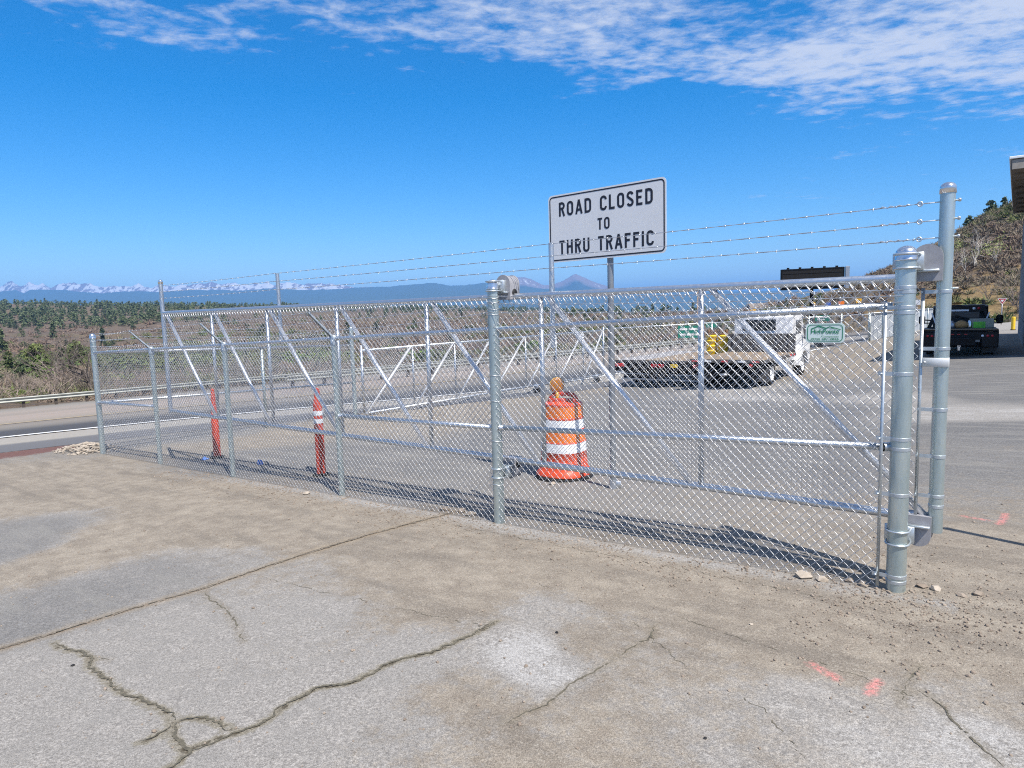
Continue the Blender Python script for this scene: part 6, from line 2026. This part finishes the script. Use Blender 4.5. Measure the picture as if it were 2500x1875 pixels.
# the wood on the far ridge reads as one mass
b = MB(); nt_ = 0; fv = [np.array([v.co[:] for v in m_.vertices]) for m_ in far_pines]
ff_ = [[tuple(p.vertices) for p in m_.polygons if len(p.vertices) == 4 and p.material_index == 0] for m_ in far_pines]
while nt_ < 1900:
    px = r_.uniform(-120, 1760); y = math.exp(r_.uniform(math.log(380), math.log(1150)))
    x = (px - 1250) / FPX * y; z_ = float(TZ(x, y)); py = float(py_of(x, y, z_))
    if r_.random() > forest_p(px, py, y): continue
    k = r_.integers(3); h = r_.uniform(3.6, 6.8); a = r_.uniform(0, 6.28)
    b.add(rotz(fv[k] * np.array([h * 1.5, h * 1.5, h]), a) + np.array([x, y, z_ - .3]), ff_[k]); nt_ += 1
o = tag(b.build("forest", needle, smooth=False), "dark pine forest covering the far ridge below the snowy mountains", "forest"); o["kind"] = "stuff"

def bush_mesh(seed, mt):
    r_ = np.random.default_rng(seed); C = []
    for k in range(9):
        c = np.array([r_.normal(0, .42), r_.normal(0, .42), r_.uniform(.25, .62)])
        for _ in range(48):
            d = r_.normal(0, 1, 3); d /= np.linalg.norm(d); C.append(c + d * r_.uniform(.5, 1) * np.array([.36, .36, .30]))
    b = MB(); v, f = leaf_quads(np.array(C), .075, r_, .3, .8); b.add(v, f, 0)
    for k in range(4): b.tube([(0, 0, -.1), (r_.normal(0, .2), r_.normal(0, .2), .5)], [.03, .012], 4, False, 1)
    o = b.build("green_bush", [mt, bark], smooth=False); me = o.data; bpy.data.objects.remove(o); return me


bush_leaf = [bush_mesh(700, needle2), bush_mesh(701, mat("olive_scrub_leaves", (.15, .15, .07), .85, 0, .5, 1.5, (.08, .085, .04), objrand=.3)), bush_mesh(702, needle3), bush_mesh(703, mat("grey_sage_leaves", (.20, .19, .13), .9, 0, .4, 1.5, objrand=.25))]
ct = 0
while ct < 150:
    px = r_.uniform(-60, 1500); y = math.exp(r_.uniform(math.log(60), math.log(330))); x = (px - 1250) / FPX * y
    if qof(x, y) < GRq + 8: continue
    w_ = math.exp(-((px - 480) / 260) ** 2 - ((y - 190) / 90) ** 2) + .22
    if r_.random() > w_: continue
    k = int(r_.choice(4, p=[.34, .34, .10, .22])); h = r_.uniform(1.3, 3.0)
    put(bush_leaf[k], "green_bush", x, y, h, h * r_.uniform(.9, 1.4), "rounded olive green bush on the valley slope beyond the highway", "bush", "green bushes in the valley"); ct += 1

# scrub as ground cover
sm_ = bpy.data.materials.new("scrub_twigs"); sm_.use_nodes = True
nt = sm_.node_tree
for nd in list(nt.nodes): nt.nodes.remove(nd)
K = Nodes(nt)
out = K.n("ShaderNodeOutputMaterial"); bs = K.n("ShaderNodeBsdfPrincipled"); K.link(bs.outputs[0], out.inputs[0])
tone = K.attr("tone")
cr = K.n("ShaderNodeValToRGB"); K.link(tone, cr.inputs[0])
el = cr.color_ramp.elements
el[0].position = 0; el[0].color = (.235, .170, .128, 1); el[1].position = 1; el[1].color = (.12, .155, .05, 1)
for p_, c_ in ((.35, (.20, .16, .125)), (.6, (.25, .21, .155)), (.78, (.15, .16, .08))):
    e = el.new(p_); e.color = c_ + (1,)
K.link(cr.outputs[0], bs.inputs["Base Color"]); bs.inputs["Roughness"].default_value = .95; bs.inputs["Specular IOR Level"].default_value = .05


def scrub(name, label, n_, sampler, tris, hr, seed, tone_f):
    r_ = np.random.default_rng(seed); Vs = []; Fs = []; Ts = []; k = 0
    for _ in range(n_):
        s = sampler(r_)
        if s is None: continue
        x, y, sc_ = s
        z_ = float(TZ(x, y)); w = r_.uniform(*hr) * sc_; hh = w * r_.uniform(.6, 1.1)
        d = r_.normal(0, 1, (tris, 3)); d[:, 2] = np.abs(d[:, 2]) * .9 + .1; d /= np.linalg.norm(d, axis=1, keepdims=True)
        base = d * r_.uniform(.0, .75, (tris, 1)) * np.array([w, w, hh]); tip = d * r_.uniform(.7, 1.08, (tris, 1)) * np.array([w, w, hh]) + r_.normal(0, .12, (tris, 3)) * w
        side = np.cross(d, r_.normal(0, 1, (tris, 3))); side /= np.linalg.norm(side, axis=1, keepdims=True); side *= w * r_.uniform(.02, .10, (tris, 1))
        v = np.stack([base - side, base + side, tip], 1).reshape(-1, 3) + np.array([x, y, z_])
        Vs.append(v); Fs.append(np.arange(tris * 3).reshape(tris, 3) + k); k += tris * 3
        tn = np.clip(tone_f(r_, x, y) + r_.normal(0, .07, tris), 0, 1); Ts.append(np.repeat(tn, 3))
    b = MB(); b.add(np.concatenate(Vs), np.concatenate(Fs))
    o = tag(b.build(name, sm_, smooth=False, attrs=dict(tone=np.concatenate(Ts))), label, "scrub"); o["kind"] = "stuff"; return o


def samp_left(r_):
    px = r_.uniform(-120, 1950); y = math.exp(r_.uniform(math.log(46), math.log(520)))
    x = (px - 1250) / FPX * y
    if qof(x, y) < GRq + 2.0: return None
    return x, y, (.5 + y / 220 if y < 260 else 1.7)


scrub("scrub", "bare brown scrub oak covering the valley slopes beyond the guard rail", 5200, samp_left, 52, (.7, 1.7), 41,
      lambda r_, x, y: np.clip(.36 + 1.5 * vn.fbm(x / 40 + 9, y / 40, 3) + .42 * math.exp(-((px_of(x, y) - 480) / 190) ** 2 - ((y - 210) / 75) ** 2) + r_.normal(0, .16), 0, 1))


def samp_right(r_):
    px = r_.uniform(1790, 2800); y = r_.uniform(58, 190)
    x = (px - 1250) / FPX * y
    z_ = float(TZ(x, y)); py = float(py_of(x, y, z_))
    if y > 195: return None
    if px > 2060 and py > 700 and r_.random() > .10: return None
    if px <= 2060 and px > 1960 and py > 735 and r_.random() > .3: return None
    return x, y, 1.0


scrub("scrub", "grey leafless brush covering the steep hill at the right", 5200, samp_right, 80, (.55, 1.5), 43,
      lambda r_, x, y: np.clip(.56 + .7 * vn.fbm(x / 18, y / 18, 3) + (.16 if px_of(x, y) < 2000 else 0) + r_.normal(0, .14), 0, 1))


def samp_grass(r_):
    px = r_.uniform(-150, 1300); y = math.exp(r_.uniform(math.log(38), math.log(75)))
    x = (px - 1250) / FPX * y
    q = float(qof(x, y))
    if q < GRq + .8 or q > GRq + 16: return None
    return x, y, .45


scrub("undergrowth", "dry weeds and new green grass just behind the far guard rail", 2600, samp_grass, 22, (.5, 1.3), 47,
      lambda r_, x, y: np.clip(.55 + .8 * vn.fbm(x / 6, y / 6, 2) + r_.normal(0, .2), 0, 1))


# bare shrubs and trees with real branches
def branches(mb, P, d, L, r, depth, r_, mi=0, spread=.55, droop=.0, twigs=None):
    k = 4; pts = [P]
    dd = d.copy()
    for i in range(k):
        dd = dd + r_.normal(0, .16, 3) + np.array([0, 0, .06 - droop]); dd /= np.linalg.norm(dd)
        pts.append(pts[-1] + dd * L / k)
    mb.tube(pts, np.linspace(r, r * .55, k + 1), 5 if r > .02 else 3, False, mi)
    if depth <= 0:
        if twigs is not None: twigs.append(pts[-1])
        return
    for i in range(r_.integers(2, 4)):
        t = r_.integers(2, k + 1)
        nd = dd + r_.normal(0, spread, 3); nd[2] = abs(nd[2]) * .7 + .15; nd /= np.linalg.norm(nd)
        branches(mb, pts[t], nd, L * r_.uniform(.6, .85), r * .55, depth - 1, r_, mi, spread, droop, twigs)


def bare_mesh(seed, stems, L, r, depth, mt, spread=.55, lean=.5):
    r_ = np.random.default_rng(seed); b = MB()
    for i in range(stems):
        d = np.array([r_.normal(0, lean), r_.normal(0, lean), 1.0]); d /= np.linalg.norm(d)
        branches(b, np.array([r_.normal(0, .1), r_.normal(0, .1), -.1]), d, L * r_.uniform(.8, 1.2), r, depth, r_, 0, spread)
    o = b.build("bare_shrub", mt, smooth=True); me = o.data; bpy.data.objects.remove(o); return me


bush_me = [bare_mesh(300 + i, 7, .62, .018, 3, twig) for i in range(4)]
ct = 0
while ct < 70:
    px = r_.uniform(-80, 1000); y = math.exp(r_.uniform(math.log(40), math.log(80))); x = (px - 1250) / FPX * y
    q = float(qof(x, y))
    if q < GRq + 2.2 or q > GRq + 26: continue
    if px < 330 and q < GRq + 5 and r_.random() < .5: continue
    h = r_.uniform(1.1, 2.0); put(bush_me[r_.integers(4)], "bare_shrub", x, y, h, h * r_.uniform(.9, 1.3), "leafless grey brown shrub behind the highway guard rail", "shrub", "bare shrubs behind the guard rail"); ct += 1


def at_slope(px, py, y_hint):
    """point on the terrain under an image position near a depth"""
    ys_ = np.linspace(y_hint * .6, y_hint * 1.7, 500); x_ = ray(px, py)[0] * ys_
    f = CAMH + ray(px, py)[2] * ys_ - TZ(x_, ys_)
    i = np.nonzero((f[:-1] > 0) & (f[1:] <= 0))[0]
    k = i[np.argmin(np.abs(ys_[i] - y_hint))] if len(i) else np.argmin(np.abs(ys_ - y_hint))
    return x_[k], ys_[k], float(TZ(x_[k], ys_[k]))


def tree_thing(name, label, cat, x, y, z_, h, r, n_, lsz, mt, seed, bk=bark, nb=40, trunk_r=.03, group=None, branchy=False, **kw):
    r_ = np.random.default_rng(seed)
    t = thing(name, label, cat, (x, y, z_), group)
    b = MB(); trunk(b, h * .9, h * trunk_r, r_); tw = []
    if branchy:
        for i in range(6):
            d = np.array([r_.normal(0, .7), r_.normal(0, .7), .7]); d /= np.linalg.norm(d)
            branches(b, np.array([0, 0, h * r_.uniform(.1, .5)]), d, h * .3, h * trunk_r * .5, 2, r_, 0, .5)
    b.V = [v + np.array([x, y, z_ - .1]) for v in b.V]; b.build("trunk", bk, t)
    if n_:
        b = MB(); v, f = leaf_quads(pine_points(h, r, n_, r_, nb, **kw) + np.array([x, y, z_]), lsz, r_, .3, .75); b.add(v, f); b.build("crown", mt, t, smooth=False)
    return t


def near_tree(name, label, cat, px, py_base, py_top, w_px, y, mt, seed, n_=2600, group=None, **kw):
    x = ray(px, py_base)[0] * y; zb_ = float(D(px, py_base, y)[2]); zt__ = float(TZ(x, y)); z_ = min(zb_, zt__) if abs(zb_ - zt__) > .1 else zb_
    z_ = zt__ - .1
    h = float(D(px, py_top, y)[2]) - z_
    return tree_thing(name, label, cat, x, y, z_, h, w_px / FPX * y / 2, n_, h * .040, mt, seed, group=group, **kw)


near_tree("juniper", "tall olive green juniper at the back of the green clump left of the fence", "juniper", 95, 955, 835, 78, 92, needle2, 1, 3200, power=.4, low=.05)
near_tree("juniper", "bright green juniper at the front right of the clump left of the fence", "juniper", 112, 965, 862, 74, 74, needle3, 2, 3200, power=.35, low=.05)
near_tree("juniper", "dark shadowy evergreen low in the middle of the green clump", "juniper", 62, 962, 872, 52, 76, needle, 3, 2600, power=.4, low=.03)
near_tree("juniper", "small round green juniper left of the green clump", "juniper", 26, 930, 855, 30, 96, needle2, 4, 1500, power=.4, low=.05)
near_tree("juniper", "loose olive juniper between the clump and the bare tree", "juniper", 190, 905, 828, 50, 110, needle2, 5, 2000, power=.4, low=.05)
near_tree("juniper", "dark round juniper right of the clump on the slope", "juniper", 152, 900, 845, 34, 112, needle, 6, 1500, power=.4, low=.03)
near_tree("pine_tree", "dark pine cut off by the left edge of the picture", "pine tree", 2, 842, 799, 32, 190, needle, 7, 1500, power=.65)
near_tree("pine_tree", "single dark pine standing alone on the brown slope", "pine tree", 130, 806, 783, 20, 300, needle, 8, 900, power=.55)
near_tree("juniper", "small dark evergreen at the left edge above the guard rail", "juniper", 4, 955, 912, 26, 70, needle, 9, 1200, power=.4, low=.03)
near_tree("pine_tree", "dark pine left of the fence's leaning barb arm", "pine tree", 250, 818, 797, 18, 250, needle, 10, 900, power=.6)
for i, (px, y, sc_, lab) in enumerate(((196, 56, 1.5, "bare forked grey tree leaning over the guard rail beside the fence end"), (226, 50, 1.25, "bare multi stemmed tree right behind the fence end post"), (150, 62, 1.1, "low bare twisted tree below the green clump"))):
    x = (px - 1250) / FPX * y; z_ = float(TZ(x, y))
    t = thing("bare_tree", lab, "bare tree", (x, y, z_)); rb = np.random.default_rng(500 + i)
    b = MB()
    for s in range(4 if i else 3):
        d = np.array([rb.normal(0, .45), rb.normal(0, .3), 1]); d /= np.linalg.norm(d)
        branches(b, np.array([x, y, z_ - .1]), d, 1.7 * sc_, .065 * sc_, 4, rb, 0, .6)
    b.build("limbs", twig_dk if i < 2 else twig, t)

# right hill trees
def hill_tree(px, py_b, y, sc_, seed, lab, mt=white_bark, leaf=None, stems=3):
    x, y_, z_ = at_slope(px, py_b, y); t = thing("bare_tree" if leaf is None else "leafing_tree", lab, "tree", (x, y_, z_)); rb = np.random.default_rng(seed); b = MB(); tw = []
    for s in range(stems):
        d = np.array([rb.normal(0, .16), rb.normal(0, .16), 1]); d /= np.linalg.norm(d)
        branches(b, np.array([x + rb.normal(0, .15), y_, z_ - .1]), d, 2.3 * sc_, .075 * sc_, 3, rb, 0, .42, 0, tw)
    b.build("limbs", mt, t)
    if leaf is not None:
        C = np.concatenate([np.array(tw) + rb.normal(0, .35 * sc_, (len(tw), 3)) for _ in range(7)])
        b = MB(); v, f = leaf_quads(C, .13 * sc_, rb, .2, .8); b.add(v, f); b.build("crown", leaf, t, smooth=False)
    return t


hill_tree(2384, 652, 98, 1.15, 1, "tall bare white barked tree in the middle of the right hill")
hill_tree(2360, 668, 92, .8, 2, "shorter pale bare tree left of the tall white one on the hill")
hill_tree(2322, 672, 92, .7, 3, "pale bare tree close right of the latch post on the hill")
hill_tree(2425, 650, 98, .75, 4, "pale trunk tree with thin green new leaves right of the tall white tree", white_bark, spring)
hill_tree(2336, 640, 100, .7, 5, "small tree with yellow green new leaves close to the latch post", twig, spring)
hill_tree(2296, 660, 96, .6, 6, "yellow green sapling between the two right gate posts", twig, spring)
hill_tree(2412, 735, 72, .62, 7, "grey leafless bush on the bare yellow slope", twig, None, 6)
hill_tree(2478, 745, 70, .7, 8, "dense grey bush behind the yield sign", twig, None, 9)
hill_tree(2492, 765, 64, .6, 9, "dark grey bush at the hill foot beside the pier", twig_dk, None, 9)
for i, (px, pyb, pyt, w_, lab) in enumerate(((2365, 556, 533, 26, "small lone pine on the skyline of the right hill"), (2418, 527, 504, 34, "dark bushy pine on the skyline nearer the canopy"), (2450, 515, 498, 20, "small dark evergreen on the skyline beside the canopy"))):
    y = 140; x = ray(px, pyb)[0] * y; z_ = float(TZ(x, y)); h = (pyb - pyt) / FPX * y + .5
    z_ = max(z_, float(D(px, pyb + 8, y)[2])) if i == 5 else z_
    tree_thing("pine_tree", lab, "pine tree", x, y, z_ - .2, h + .6, w_ / FPX * y / 2, 700, h * .075, needle, 900 + i, power=.5)
for i in range(16):
    px = 1748 + i * 17 + r_.uniform(-6, 6); y = r_.uniform(120, 185); x = (px - 1250) / FPX * y
    put(mid_pines[r_.integers(5)], "juniper", x, y, r_.uniform(1.8, 3.6), r_.uniform(3.0, 4.5), "dark green bushy tree behind the road signs under the black board", "juniper", "dark trees behind the road signs")
print("objects", len(bpy.data.objects), "tris", sum(sum(len(p.vertices) - 2 for p in m_.polygons) for m_ in bpy.data.meshes if len(m_.polygons) < 5000), sum(len(m_.polygons) for m_ in bpy.data.meshes))
